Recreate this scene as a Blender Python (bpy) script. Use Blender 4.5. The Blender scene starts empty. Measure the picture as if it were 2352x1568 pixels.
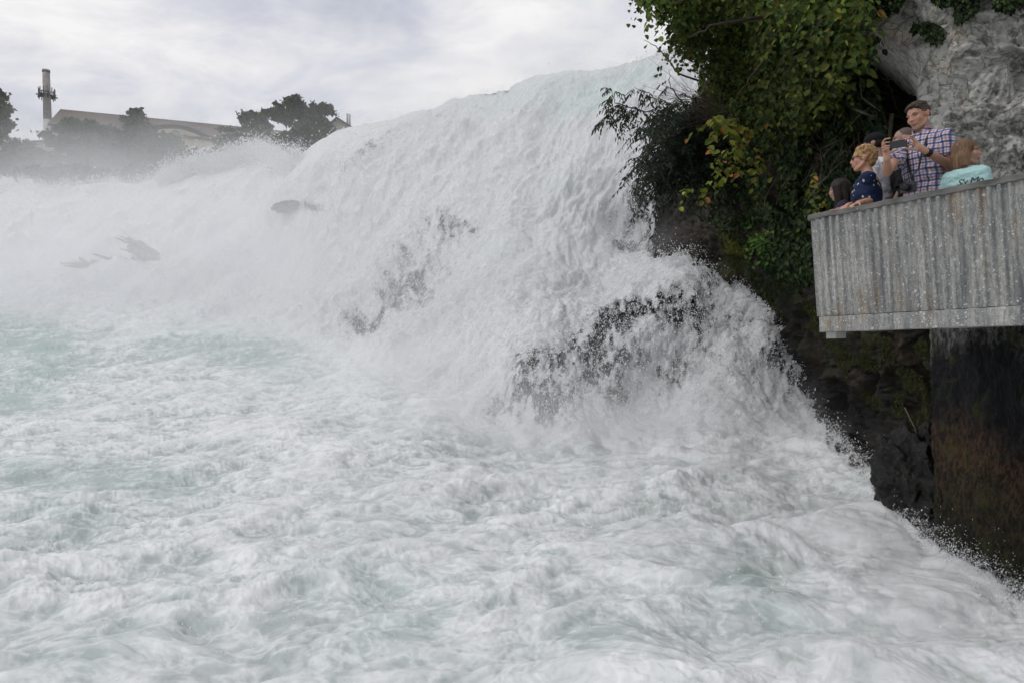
import bpy, bmesh, math, random
import numpy as np
from mathutils import Vector, Matrix, Euler

# ------------------------------------------------------------------ camera, sky, sun, exposure
SC = bpy.context.scene
COL = SC.collection
EYE = 2.4
F = 1568.0                        # focal length in the 2352 px wide frame (24 mm on a 36 mm sensor)
PITCH = math.radians(0.585); ROLL = math.radians(1.2)
cam_data = bpy.data.cameras.new('camera')
cam_data.lens = 24; cam_data.sensor_width = 36; cam_data.clip_end = 9000; cam_data.clip_start = 0.05
cam = bpy.data.objects.new('camera', cam_data); COL.objects.link(cam); SC.camera = cam
cam.matrix_world = (Matrix.Translation((0, 0, EYE)) @ Matrix.Rotation(math.radians(90)+PITCH, 4, 'X') @ Matrix.Rotation(-ROLL, 4, 'Z'))
CM = np.array(cam.matrix_world.to_3x3())
SC.view_settings.view_transform = 'Standard'; SC.view_settings.look = 'None'
SC.view_settings.gamma = 1; SC.view_settings.exposure = 0.06
SC.cycles.transparent_max_bounces = 16; SC.cycles.max_bounces = 6; SC.cycles.diffuse_bounces = 3
SC.cycles.volume_bounces = 3; SC.cycles.use_denoising = True
SC.cycles.use_adaptive_sampling = True; SC.cycles.adaptive_threshold = 0.03; SC.cycles.adaptive_min_samples = 16
SC.cycles.volume_step_rate = 2.2; SC.cycles.volume_max_steps = 64
SUN_EL = math.radians(50); SUN_AZ = math.radians(-100)     # azimuth from +Y towards +X

w = bpy.data.worlds.new('World'); SC.world = w; w.use_nodes = True
nt = w.node_tree; nt.nodes.clear()
def N(t, ty, **kw):
    n = t.nodes.new(ty)
    for k, v in kw.items():
        if k[0] == 'i' and k[1:].isdigit(): n.inputs[int(k[1:])].default_value = v
        elif k in n.inputs.keys(): n.inputs[k].default_value = v
        else: setattr(n, k, v)
    return n
def L(t, a, b): t.links.new(a, b)
def ramp(t, fac, stops, interp='LINEAR'):
    r = N(t, 'ShaderNodeValToRGB'); L(t, fac, r.inputs[0]); r.color_ramp.interpolation = interp
    e = r.color_ramp.elements
    while len(e) < len(stops): e.new(0.5)
    for i, (p, c) in enumerate(stops):
        e[i].position = p; e[i].color = (c, c, c, 1) if isinstance(c, (int, float)) else (*c, 1)
    return r.outputs[0]
def mth(t, op, a, b=None, c=None):
    m = N(t, 'ShaderNodeMath', operation=op)
    for i, v in enumerate((a, b, c)):
        if v is None: continue
        if isinstance(v, (int, float)): m.inputs[i].default_value = v
        else: L(t, v, m.inputs[i])
    return m.outputs[0]
def vmul(t, v, s):
    m = N(t, 'ShaderNodeVectorMath', operation='MULTIPLY'); L(t, v, m.inputs[0]); m.inputs[1].default_value = s
    return m.outputs[0]
def mixc(t, fac, a, b, mode='MIX'):
    m = N(t, 'ShaderNodeMix', data_type='RGBA', blend_type=mode)
    for i, v in ((0, fac), (6, a), (7, b)):
        if isinstance(v, (int, float)): m.inputs[i].default_value = v
        elif isinstance(v, tuple): m.inputs[i].default_value = (*v, 1)
        else: L(t, v, m.inputs[i])
    return m.outputs[2]
def noise(t, vec, scale, detail=4, rough=0.55, dist=0.0):
    n = N(t, 'ShaderNodeTexNoise', Scale=scale, Detail=detail, Roughness=rough, Distortion=dist)
    if vec is not None: L(t, vec, n.inputs['Vector'])
    return n.outputs[0]

sky = N(nt, 'ShaderNodeTexSky', sky_type='NISHITA', sun_disc=False, sun_elevation=SUN_EL, sun_rotation=SUN_AZ)
tc = N(nt, 'ShaderNodeTexCoord'); sep = N(nt, 'ShaderNodeSeparateXYZ'); L(nt, tc.outputs['Generated'], sep.inputs[0])
zz = mth(nt, 'ADD', mth(nt, 'MAXIMUM', sep.outputs[2], 0.0), 0.22)
cmb = N(nt, 'ShaderNodeCombineXYZ')
L(nt, mth(nt, 'DIVIDE', sep.outputs[0], zz), cmb.inputs[0]); L(nt, mth(nt, 'DIVIDE', sep.outputs[1], zz), cmb.inputs[1])
rot = N(nt, 'ShaderNodeMapping'); rot.inputs['Rotation'].default_value = (0, 0, math.radians(28)); rot.inputs['Scale'].default_value = (1.0, 1.3, 1)
L(nt, cmb.outputs[0], rot.inputs[0])
n1 = noise(nt, rot.outputs[0], 1.7, 7, 0.58, 0.5)
n2 = noise(nt, cmb.outputs[0], 0.9, 3, 0.5, 0.4)
n3 = noise(nt, rot.outputs[0], 5.5, 8, 0.6, 0.6)
nn = mth(nt, 'ADD', mth(nt, 'MULTIPLY', n1, 0.5), mth(nt, 'ADD', mth(nt, 'MULTIPLY', n2, 0.25), mth(nt, 'MULTIPLY', n3, 0.25)))
cl = ramp(nt, nn, [(0.37, (6.2, 6.4, 7.3)), (0.45, (7.2, 7.35, 8.1)), (0.51, (8.5, 8.5, 8.85)), (0.59, (10.0, 9.9, 9.9))])
thin = ramp(nt, noise(nt, rot.outputs[0], 1.1, 5, 0.55, 0.3), [(0.30, 0.55), (0.44, 1.0)])
skyc = mixc(nt, thin, sky.outputs[0], cl)
below = ramp(nt, sep.outputs[2], [(0.0, 0.0), (0.02, 1.0)])
skyc = mixc(nt, below, (3.0, 3.2, 3.3), skyc)
bg = N(nt, 'ShaderNodeBackground', Strength=0.089); L(nt, skyc, bg.inputs[0])
L(nt, bg.outputs[0], N(nt, 'ShaderNodeOutputWorld').inputs[0])

sl = bpy.data.lights.new('sun', 'SUN'); sl.energy = 1.2; sl.angle = math.radians(22); sl.color = (1, 0.97, 0.93)
sun = bpy.data.objects.new('sun', sl); COL.objects.link(sun)
sd = Vector((math.sin(SUN_AZ)*math.cos(SUN_EL), math.cos(SUN_AZ)*math.cos(SUN_EL), math.sin(SUN_EL)))
sun.rotation_euler = sd.to_track_quat('Z', 'Y').to_euler()

# ------------------------------------------------------------------ helpers
rng = np.random.default_rng(7); random.seed(7)
def P(px, py, d):
    """World point(s) a given forward distance d away, seen at frame position (px, py)."""
    px, py, d = np.broadcast_arrays(np.asarray(px, float), np.asarray(py, float), np.asarray(d, float))
    v = np.stack([(px-1176)/F*d, (784-py)/F*d, -d], -1)
    return v @ CM.T + np.array([0, 0, EYE])
def Pz(px, py, z):
    r = P(px, py, 1.0) - np.array([0, 0, EYE]); return np.array([0, 0, EYE]) + r*((z-EYE)/r[2])
_pt = np.random.default_rng(3).permutation(256); _pt = np.concatenate([_pt]*3)
_g = np.random.default_rng(4).normal(size=(256, 3)); _g /= np.linalg.norm(_g, axis=1)[:, None]
def perlin(p):
    p = np.asarray(p, np.float32); i = np.floor(p).astype(np.int32); f = p-i; i &= 255
    u = f*f*f*(f*(f*6-15)+10); out = 0
    for a in (0, 1):
        for b in (0, 1):
            for c in (0, 1):
                h = _pt[_pt[_pt[i[..., 0]+a]+i[..., 1]+b]+i[..., 2]+c]
                g = _g[h]
                dt = g[..., 0]*(f[..., 0]-a)+g[..., 1]*(f[..., 1]-b)+g[..., 2]*(f[..., 2]-c)
                out = out + dt*(u[..., 0] if a else 1-u[..., 0])*(u[..., 1] if b else 1-u[..., 1])*(u[..., 2] if c else 1-u[..., 2])
    return out*1.6
def fbm(p, oct=4, gain=0.5, lac=2.03, kind=0):
    s = 0; a = 1.0; tot = 0; q = np.asarray(p, np.float32)
    for k in range(oct):
        n = perlin(q+17.3*k)
        if kind == 1: n = np.abs(n)*2-0.6          # puffy tops, sharp creases
        elif kind == 2: n = 0.6-np.abs(n)*2        # sharp ridges
        s = s+a*n; tot += a; a *= gain; q = q*lac
    return s/tot
def sstep(a, b, x):
    t = np.clip((x-a)/(b-a), 0, 1); return t*t*(3-2*t)
def tps(pts):
    pts = np.array(pts, float); xy = pts[:, :2]/1000; v = np.log(pts[:, 2]); n = len(v)
    def k(r2): return 0.5*r2*np.log(r2+1e-9)
    A = np.zeros((n+3, n+3)); A[:n, :n] = k(((xy[:, None]-xy[None])**2).sum(-1)) + np.eye(n)*2e-4
    A[:n, n] = 1; A[:n, n+1:] = xy; A[n, :n] = 1; A[n+1:, :n] = xy.T
    w_ = np.linalg.solve(A, np.concatenate([v, np.zeros(3)]))
    def ev(x, y):
        x, y = np.broadcast_arrays(np.asarray(x, float)/1000, np.asarray(y, float)/1000)
        s = w_[n]+w_[n+1]*x+w_[n+2]*y
        for i in range(n): s = s+w_[i]*k((x-xy[i, 0])**2+(y-xy[i, 1])**2)
        return np.exp(s)
    return ev
def link(o, parent=None):
    COL.objects.link(o)
    if parent is not None: o.parent = parent
    return o
def tag(o, label=None, cat=None, group=None, kind=None):
    if label: o['label'] = label
    if cat: o['category'] = cat
    if group: o['group'] = group
    if kind: o['kind'] = kind
    return o
def empty(name, loc=(0, 0, 0), rz=0):
    o = bpy.data.objects.new(name, None); o.location = loc; o.rotation_euler = (0, 0, rz); o.empty_display_size = 0.2
    return link(o)
def mesh(name, verts, faces, mat, parent=None, attrs=None, smooth=True):
    """faces: an (n,k) array, or a list of such arrays; attrs: name -> per-vertex float or rgb."""
    verts = np.asarray(verts, np.float32)
    fl = [np.asarray(f, np.int32) for f in (faces if isinstance(faces, list) and len(faces) and hasattr(faces[0], 'shape') else [faces])]
    me = bpy.data.meshes.new(name); me.vertices.add(len(verts)); me.vertices.foreach_set('co', verts.ravel())
    nl = sum(f.size for f in fl); nf = sum(len(f) for f in fl)
    me.loops.add(nl); me.loops.foreach_set('vertex_index', np.concatenate([f.ravel() for f in fl]))
    tot = np.concatenate([np.full(len(f), f.shape[1], np.int32) for f in fl])
    me.polygons.add(nf); me.polygons.foreach_set('loop_start', np.concatenate([[0], np.cumsum(tot)[:-1]]).astype(np.int32))
    me.update(calc_edges=True)
    me.polygons.foreach_set('use_smooth', np.full(nf, smooth))
    for k, v in (attrs or {}).items():
        v = np.asarray(v, np.float32)
        if v.ndim == 1: a = me.attributes.new(k, 'FLOAT', 'POINT'); a.data.foreach_set('value', v)
        else: a = me.attributes.new(k, 'FLOAT_VECTOR', 'POINT'); a.data.foreach_set('vector', v.ravel())
    me.materials.append(mat)
    o = bpy.data.objects.new(name, me); return link(o, parent)
def grid_faces(ny, nx, mask=None):
    i = np.arange(ny*nx).reshape(ny, nx)
    f = np.stack([i[:-1, :-1], i[1:, :-1], i[1:, 1:], i[:-1, 1:]], -1)
    return f[mask] if mask is not None else f.reshape(-1, 4)
def compact(v, f, attrs):
    used = np.zeros(len(v), bool); used[f.ravel()] = True; m = np.cumsum(used)-1
    return v[used], m[f], {k: a[used] for k, a in attrs.items()}
def gnormals(Pg):
    dx = np.gradient(Pg, axis=1); dy = np.gradient(Pg, axis=0); n = np.cross(dy, dx)
    return n/(np.linalg.norm(n, axis=-1, keepdims=True)+1e-9)
def newmat(name):
    m = bpy.data.materials.new(name); m.use_nodes = True; t = m.node_tree; t.nodes.clear()
    return m, t
def attr(t, name, vec=False):
    a = N(t, 'ShaderNodeAttribute', attribute_name=name); return a.outputs['Vector' if vec else 'Fac']
def simple(name, col, rough=0.7, var=0.25, scale=8, bump=0.3, bscale=None, metal=0.0, spec=0.3, dist=0.01, stretch=None):
    m, t = newmat(name); o = N(t, 'ShaderNodeOutputMaterial'); b = N(t, 'ShaderNodeBsdfPrincipled', Roughness=rough, Metallic=metal)
    b.inputs['Specular IOR Level'].default_value = spec
    c = N(t, 'ShaderNodeTexCoord').outputs['Object']
    if stretch: c = vmul(t, c, stretch)
    n = noise(t, c, scale, 5, 0.6)
    lo = tuple(x*(1-var) for x in col); hi = tuple(min(1, x*(1+var)) for x in col)
    L(t, ramp(t, n, [(0.3, lo), (0.7, hi)]), b.inputs['Base Color'])
    if bump:
        bp = N(t, 'ShaderNodeBump', Strength=bump, Distance=dist); L(t, noise(t, c, bscale or scale*4, 5, 0.6), bp.inputs['Height']); L(t, bp.outputs[0], b.inputs['Normal'])
    L(t, b.outputs[0], o.inputs[0]); return m
def vcolmat(name, rough=0.6, trans=0.0, spec=0.3, bump=0.0, bscale=40, dist=0.004):
    """colour comes from the per-vertex attribute col (each leaf, patch or dye its own)."""
    m, t = newmat(name); o = N(t, 'ShaderNodeOutputMaterial'); b = N(t, 'ShaderNodeBsdfPrincipled', Roughness=rough)
    b.inputs['Specular IOR Level'].default_value = spec
    c = attr(t, 'col', True); L(t, c, b.inputs['Base Color']); out = b.outputs[0]
    if bump:
        bp = N(t, 'ShaderNodeBump', Strength=bump, Distance=dist); L(t, noise(t, N(t, 'ShaderNodeTexCoord').outputs['Object'], bscale, 4), bp.inputs['Height']); L(t, bp.outputs[0], b.inputs['Normal'])
    if trans:
        tr = N(t, 'ShaderNodeBsdfTranslucent'); L(t, c, tr.inputs[0]); mx = N(t, 'ShaderNodeMixShader', i0=trans)
        L(t, out, mx.inputs[1]); L(t, tr.outputs[0], mx.inputs[2]); out = mx.outputs[0]
    L(t, out, o.inputs[0]); return m
def seg_interp(pts):
    pts = np.array(sorted(pts), float); return lambda x: np.interp(x, pts[:, 0], pts[:, 1])
# ------------------------------------------------------------------ the water: pool, mound and falls
wd = tps([(1176,1768,3.9),(0,1768,3.9),(2352,1768,3.9),(-400,1568,4.9),(1176,1568,4.9),(2352,1568,4.9),(0,1400,6.3),(1176,1400,6.3),(2000,1400,6.2),
 (2352,1370,6.5),(2750,1640,4.2),(0,1250,8.3),(1176,1250,8.3),(2190,1280,7.7),(2070,1190,9.3),(0,1120,11.2),(700,1120,11.2),(1500,1120,10.6),(1985,1060,11.6),
 (0,1020,14.5),(1000,1020,14),(0,930,19),(700,930,18.5),(0,850,25),(700,850,23),(0,760,32),(600,770,28),(-400,760,34),(0,680,40),(500,700,33),
 (1150,965,16.6),(1480,975,16.2),(1860,950,15.5),(1180,860,17.4),(1480,800,17.9),(1780,800,17.2),(1250,700,20),(1480,660,20.0),(1640,640,19.6),(1500,592,22),(1500,500,24),(1500,400,24.5),
 (1250,610,23),(1000,760,22.5),(1000,640,26),(1480,570,24.3),(1480,380,25.2),(1490,160,29),(1200,400,28),(1200,190,33),(1000,500,30),(900,400,34),(1000,260,38),
 (800,600,33),(800,480,36),(760,320,43),(690,420,42),(600,560,42),(600,460,47),(600,350,56),(400,600,44),(400,500,52),(400,410,62),(0,600,46),(0,500,57),(0,428,70),(-400,600,50),(-400,460,72)])
ridge = seg_interp([(1620,96),(-700,470),(-300,440),(0,425),(49,418),(124,433),(187,422),(262,418),(319,422),(412,396),(454,373),(510,369),(563,350),(608,338),(638,351),(668,373),(694,352),(731,324),(769,304),(799,291),
 (882,275),(940,262),(1000,245),(1080,218),(1150,205),(1200,185),(1280,170),(1380,157),(1440,140),(1500,122),(1530,112)])
rightb = seg_interp([(1500,592),(1570,588),(1625,602),(1680,622),(1720,655),(1755,700),(1790,740),(1815,790),(1838,850),(1848,920),(1880,960),(1930,1000),(1990,1062),(2040,1130),(2080,1190),(2130,1235),(2200,1282),(2270,1318),(2352,1372),(2800,1660)])
STEP = 2.3
def blobs(X, Y, L_):
    s = 0
    for (x, y, a, b, ang, st) in L_:
        c, n_ = math.cos(math.radians(ang)), math.sin(math.radians(ang))
        u = (X-x)*c+(Y-y)*n_; v = -(X-x)*n_+(Y-y)*c
        s = s+st*np.exp(-(u/a)**2-(v/b)**2)
    return s
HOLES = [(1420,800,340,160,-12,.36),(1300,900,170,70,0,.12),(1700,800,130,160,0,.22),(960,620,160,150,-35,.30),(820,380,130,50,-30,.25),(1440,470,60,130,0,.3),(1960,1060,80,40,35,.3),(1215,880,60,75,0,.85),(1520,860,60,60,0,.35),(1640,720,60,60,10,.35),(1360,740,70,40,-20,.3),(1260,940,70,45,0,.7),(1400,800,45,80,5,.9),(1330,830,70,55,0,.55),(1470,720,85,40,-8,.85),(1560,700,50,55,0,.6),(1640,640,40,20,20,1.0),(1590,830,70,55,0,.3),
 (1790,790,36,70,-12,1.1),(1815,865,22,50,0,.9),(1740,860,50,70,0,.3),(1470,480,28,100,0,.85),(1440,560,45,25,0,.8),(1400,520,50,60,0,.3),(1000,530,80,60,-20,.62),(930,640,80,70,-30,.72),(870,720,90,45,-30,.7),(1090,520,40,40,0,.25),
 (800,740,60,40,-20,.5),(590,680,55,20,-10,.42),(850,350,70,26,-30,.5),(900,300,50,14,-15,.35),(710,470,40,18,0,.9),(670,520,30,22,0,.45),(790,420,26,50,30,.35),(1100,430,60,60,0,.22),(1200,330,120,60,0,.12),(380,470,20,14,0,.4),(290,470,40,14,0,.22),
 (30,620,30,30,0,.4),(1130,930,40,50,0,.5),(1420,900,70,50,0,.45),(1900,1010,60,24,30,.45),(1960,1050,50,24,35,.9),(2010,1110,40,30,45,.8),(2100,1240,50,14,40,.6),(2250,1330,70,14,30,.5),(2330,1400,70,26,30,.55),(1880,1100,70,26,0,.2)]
GREEN = [(1250,200,200,22,-14,.6),(60,790,150,60,10,1.0),(0,900,110,45,0,.9),(20,840,120,60,0,.5),(500,790,190,36,0,.75),(620,830,80,30,0,.5),(300,1100,200,36,6,.9),(120,1180,120,45,0,.6),(60,1080,90,30,0,.5),(700,880,80,26,0,.4),(1380,210,110,24,-12,1.1),(1330,250,90,20,-18,.7),(1180,245,80,24,-10,.5),(1480,165,60,26,0,.7),
 (1700,1310,70,50,0,.75),(1780,1390,110,60,20,.5),(800,1330,150,50,10,.45),(420,1330,60,50,0,.35),(250,1480,160,50,-15,.45),(900,1450,190,60,-20,.4),(1500,1190,80,40,0,.2),(1150,570,120,60,0,.3),(820,290,60,14,-15,.5),(1290,440,80,80,0,.3),(1590,1080,26,18,0,.5),(1400,1440,160,60,0,.3),(540,560,70,40,0,.2)]
def sheet(gx, gy, top, right=None):
    GX, GY = np.meshgrid(gx, gy)
    rag = fbm(np.stack([GX[0]/60, GX[0]*0, GX[0]*0], -1), 5, 0.62)*(11+7*sstep(820, 1000, GX[0])*sstep(1520, 1480, GX[0]))
    TOP = top(GX[0], rag)
    T = TOP[None]-GY
    YC = np.maximum(GY, TOP[None])
    D = wd(GX, YC)
    B = P(GX, YC, D)
    fold = np.clip(T, 0, 60)
    k = D*0.0035*1.3
    B[..., 1] += fold*k; B[..., 2] -= fold*k*np.where(GX < 1505, 0.08, 0.4); B[..., 0] += fold*k*((GX-1176)/F+np.where(GX < 1505, 0, .06))
    NRM = gnormals(B)
    NRM[NRM[..., 1] > 0.3] *= -1
    # where the surface is a pool and where it falls
    fall_line = seg_interp([(-700,690),(0,690),(300,690),(600,740),(800,800),(1000,900),(1130,985),(1300,1000),(1600,1000),(1850,990),(1930,1010),(2010,1090),(2120,1240),(2800,1700)])
    FALL = sstep(60, -60, GY-fall_line(GX))
    q = B.astype(np.float32)
    dsc = np.clip(D/12, 0.7, 3.0)
    # pool relief: long heaps, puffs, webs of foam
    wq = q+0.45*np.stack([perlin(q*0.7+3), perlin(q*0.7+9), perlin(q*0.7+31)], -1)
    fl = np.stack([wq[..., 0]*0.8+wq[..., 1]*0.45, (wq[..., 1]-wq[..., 0]*0.4)*1.25, wq[..., 2]], -1)
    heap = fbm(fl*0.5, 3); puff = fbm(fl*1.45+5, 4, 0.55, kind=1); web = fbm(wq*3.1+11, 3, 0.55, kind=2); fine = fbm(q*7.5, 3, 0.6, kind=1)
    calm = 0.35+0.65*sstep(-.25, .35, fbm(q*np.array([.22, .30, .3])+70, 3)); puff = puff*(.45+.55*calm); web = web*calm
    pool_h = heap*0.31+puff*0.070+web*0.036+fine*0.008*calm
    # falling relief: bulges stretched down the fall, tilted to the lower left on the big face
    til = sstep(1500, 900, GX)*0.75
    sx = q[..., 0]+til*0  # across
    fq = np.stack([q[..., 0]*0.9-q[..., 2]*0.30, q[..., 1]*0.7, q[..., 2]*0.26+q[..., 0]*0.10], -1); fq = fq+.3*np.stack([perlin(q*.5+i*7) for i in range(3)], -1)
    big = fbm(fq*0.26+2, 3, 0.5); mid = fbm(fq*0.9+7, 4, 0.56)*.8+.45*fbm(fq*1.3+27, 3, 0.55, kind=1); fin = fbm(fq*np.array([4.2, 4.2, 2.2])+9, 3, 0.62)
    fall_h = (big*0.9+mid*0.34)*np.clip(D/25, 0.4, 1.5)+fin*0.055*np.clip(D/22, .5, 1.4)
    H = pool_h*(1-FALL)+fall_h*FALL
    H += 0.25*sstep(0.6, 0, np.abs(FALL-0.45))*fbm(q*0.6+40, 3, kind=1)
    crest = sstep(820, 1000, GX); edge = np.where(GX < 1505, sstep(-8, 100, -T)*(0.96-.34*crest)+0.04+.34*crest, sstep(0, 70, -T)*0.85+0.15)
    V = B+NRM*(H*edge)[..., None]
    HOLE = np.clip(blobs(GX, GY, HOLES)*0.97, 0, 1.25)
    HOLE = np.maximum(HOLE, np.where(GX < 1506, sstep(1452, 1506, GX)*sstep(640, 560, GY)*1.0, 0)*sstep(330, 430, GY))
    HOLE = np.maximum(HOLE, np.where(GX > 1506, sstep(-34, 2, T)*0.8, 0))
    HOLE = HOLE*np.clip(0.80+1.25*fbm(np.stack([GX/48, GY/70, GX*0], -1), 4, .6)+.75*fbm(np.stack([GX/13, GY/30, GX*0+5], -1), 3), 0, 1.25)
    GRN = np.clip(blobs(GX, GY, GREEN), 0, 1)
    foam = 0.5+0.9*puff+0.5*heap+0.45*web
    attrs = {'fall': FALL, 'hole': HOLE*(GY < 1500), 'green': GRN, 'foam': foam}
    jump = np.abs(np.gradient(TOP)) > 60
    vis = (T < 58) & ~(jump[None] & (GY < 592))
    if right is not None: vis &= GX < right(GY)+14*fbm(np.stack([GY/22, GX/60, GX*0], -1), 4)
    cm = vis[:-1, :-1] & vis[1:, :-1] & vis[1:, 1:] & vis[:-1, 1:]
    cf = (FALL[:-1, :-1] > 0.5)
    return GX, GY, T, D, B, NRM, V, FALL, HOLE, q, attrs, cm, cf
UP_R = seg_interp([(-100,1612),(190,1606),(240,1570),(300,1530),(360,1508),(420,1498),(600,1490)])
gx = np.arange(-420, 2740, STEP); gy = np.arange(60, 1840, STEP)
GX, GY, T, D, B, NRM, V, FALL, HOLE, q, attrs, cm, cf = sheet(gx, gy, lambda x, r: np.where(x < 1505, ridge(x)+r*0.8, rightb(x)+r*1.2))
gxu = np.arange(1500.5, 1625, STEP); gyu = np.arange(60, 430, STEP)
UPS = sheet(gxu, gyu, lambda x, r: ridge(x)+r*.8, UP_R)
m_water, t = newmat('white_water')
out = N(t, 'ShaderNodeOutputMaterial'); b = N(t, 'ShaderNodeBsdfPrincipled', Roughness=0.55); b.inputs['Specular IOR Level'].default_value = 0.25
oc = N(t, 'ShaderNodeTexCoord').outputs['Object']
fallA, holeA, greenA, foamA = attr(t, 'fall'), attr(t, 'hole'), attr(t, 'green'), attr(t, 'foam')
mp = N(t, 'ShaderNodeMapping'); mp.inputs['Rotation'].default_value = (0, math.radians(-22), 0); mp.inputs['Scale'].default_value = (1, 1, 0.20); L(t, oc, mp.inputs[0])
n_f = noise(t, mp.outputs[0], 5.0, 7, 0.68, 0.8)          # streaks and clots of falling water
n_f2 = noise(t, mp.outputs[0], 19.0, 4, 0.65, 0.3)
n_p = noise(t, oc, 2.2, 7, 0.62, 1.2)
n_p2 = noise(t, oc, 9.0, 6, 0.65, 0.6)
grn = mth(t, 'MULTIPLY', greenA, ramp(t, noise(t, oc, 1.3, 5, 0.6, 0.8), [(0.35, 0.25), (0.62, 1.0)]))
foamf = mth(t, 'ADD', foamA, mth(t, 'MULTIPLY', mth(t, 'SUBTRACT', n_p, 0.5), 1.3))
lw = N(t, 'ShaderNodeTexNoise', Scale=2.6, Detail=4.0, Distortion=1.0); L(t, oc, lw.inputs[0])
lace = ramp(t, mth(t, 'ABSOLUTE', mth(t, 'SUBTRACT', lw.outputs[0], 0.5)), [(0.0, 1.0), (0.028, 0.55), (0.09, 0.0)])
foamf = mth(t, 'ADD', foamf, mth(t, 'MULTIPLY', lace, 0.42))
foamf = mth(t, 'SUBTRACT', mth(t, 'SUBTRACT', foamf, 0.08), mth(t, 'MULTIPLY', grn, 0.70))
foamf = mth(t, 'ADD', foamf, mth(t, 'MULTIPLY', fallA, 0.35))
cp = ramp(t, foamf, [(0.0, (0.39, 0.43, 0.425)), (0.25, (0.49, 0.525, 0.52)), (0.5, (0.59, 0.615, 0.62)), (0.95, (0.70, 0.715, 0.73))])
cg = mixc(t, mth(t, 'MULTIPLY', grn, 0.55), cp, (0.36, 0.48, 0.45))
cfall = ramp(t, mth(t, 'ADD', mth(t, 'MULTIPLY', n_f, 0.65), mth(t, 'MULTIPLY', n_f2, 0.35)), [(0.28, (0.36, 0.39, 0.40)), (0.45, (0.56, 0.57, 0.585)), (0.62, (0.71, 0.71, 0.725))])
cfall = mixc(t, mth(t, 'MULTIPLY', grn, 0.5), cfall, (0.48, 0.66, 0.62))
mp3 = N(t, 'ShaderNodeMapping'); mp3.inputs['Rotation'].default_value = (0, math.radians(-12), 0); mp3.inputs['Scale'].default_value = (1, 1, 0.30); L(t, oc, mp3.inputs[0])
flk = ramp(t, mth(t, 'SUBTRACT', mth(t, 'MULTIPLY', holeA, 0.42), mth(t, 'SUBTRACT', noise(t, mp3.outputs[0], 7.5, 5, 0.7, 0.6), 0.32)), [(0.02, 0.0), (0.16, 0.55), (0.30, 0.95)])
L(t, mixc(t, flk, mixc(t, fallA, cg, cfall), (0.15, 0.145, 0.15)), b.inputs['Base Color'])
hgt = mth(t, 'ADD', mth(t, 'MULTIPLY', mth(t, 'ADD', n_f, mth(t, 'MULTIPLY', n_f2, 0.6)), fallA), mth(t, 'MULTIPLY', n_p2, 0.14))
bp = N(t, 'ShaderNodeBump', Strength=0.6, Distance=0.07); L(t, hgt, bp.inputs['Height']); L(t, bp.outputs[0], b.inputs['Normal'])
tr = N(t, 'ShaderNodeBsdfTransparent'); mx = N(t, 'ShaderNodeMixShader')
mp2 = N(t, 'ShaderNodeMapping'); mp2.inputs['Rotation'].default_value = (0, math.radians(-12), 0); mp2.inputs['Scale'].default_value = (1, 1, 0.42); L(t, oc, mp2.inputs[0])
hn = noise(t, mp2.outputs[0], 4.2, 6, 0.66, 1.0)
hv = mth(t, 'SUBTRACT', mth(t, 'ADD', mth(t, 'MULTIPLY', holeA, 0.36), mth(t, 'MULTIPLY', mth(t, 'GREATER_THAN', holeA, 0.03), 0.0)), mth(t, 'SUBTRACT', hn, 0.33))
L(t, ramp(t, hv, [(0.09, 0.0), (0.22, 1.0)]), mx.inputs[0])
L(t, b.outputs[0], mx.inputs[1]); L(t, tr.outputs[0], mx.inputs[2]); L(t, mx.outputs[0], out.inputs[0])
A_ = {k_: v_.ravel() for k_, v_ in attrs.items()}
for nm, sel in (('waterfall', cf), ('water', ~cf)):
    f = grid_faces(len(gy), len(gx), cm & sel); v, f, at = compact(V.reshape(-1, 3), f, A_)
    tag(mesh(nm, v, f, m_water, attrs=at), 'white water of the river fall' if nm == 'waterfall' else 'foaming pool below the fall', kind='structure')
f = grid_faces(len(gyu), len(gxu), UPS[11]); v, f, at = compact(UPS[6].reshape(-1, 3), f, {k_: v_.ravel() for k_, v_ in UPS[10].items()})
tag(mesh('waterfall', v, f, m_water, attrs=at), 'white water where the fall meets the cliff top', kind='structure')
# wet dark rock under the thin places of the fall
m_bed = simple('wet_rock', (0.095, 0.088, 0.088), 0.5, 0.6, 2.5, 0.8, 9, spec=0.3, dist=0.1)
bx = slice(0, None, 5); Bb = B[bx, bx]; Nb = NRM[bx, bx]
Vb = Bb-Nb*(0.55+0.02*D[bx, bx]+0.35*fbm(Bb*0.8, 4, kind=2))[..., None]
fb = (cm & (FALL[:-1, :-1] > .3) & (T[:-1, :-1] < -6))[::5, ::5]
fb = fb[:Vb.shape[0]-1, :Vb.shape[1]-1]
f = grid_faces(Vb.shape[0], Vb.shape[1], fb); v, f, at = compact(Vb.reshape(-1, 3), f, {})
tag(mesh('river_bed', v, f, m_bed), 'wet dark rock under the falling water', kind='structure')
# the pool around and behind the viewpoint
n_ = 90; X, Y = np.meshgrid(np.linspace(-90, 14, n_), np.linspace(-40, 30, n_)); Z = -0.75+0.12*fbm(np.stack([X, Y, X*0], -1)*0.4, 3)
v = np.stack([X, Y, Z], -1).reshape(-1, 3); c_ = np.ones(len(v))
tag(mesh('water', v, grid_faces(n_, n_), m_water, attrs={'fall': c_*0, 'hole': c_*0, 'green': c_*0.4, 'foam': c_*0.5}), 'river around the viewpoint', kind='structure')

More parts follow.
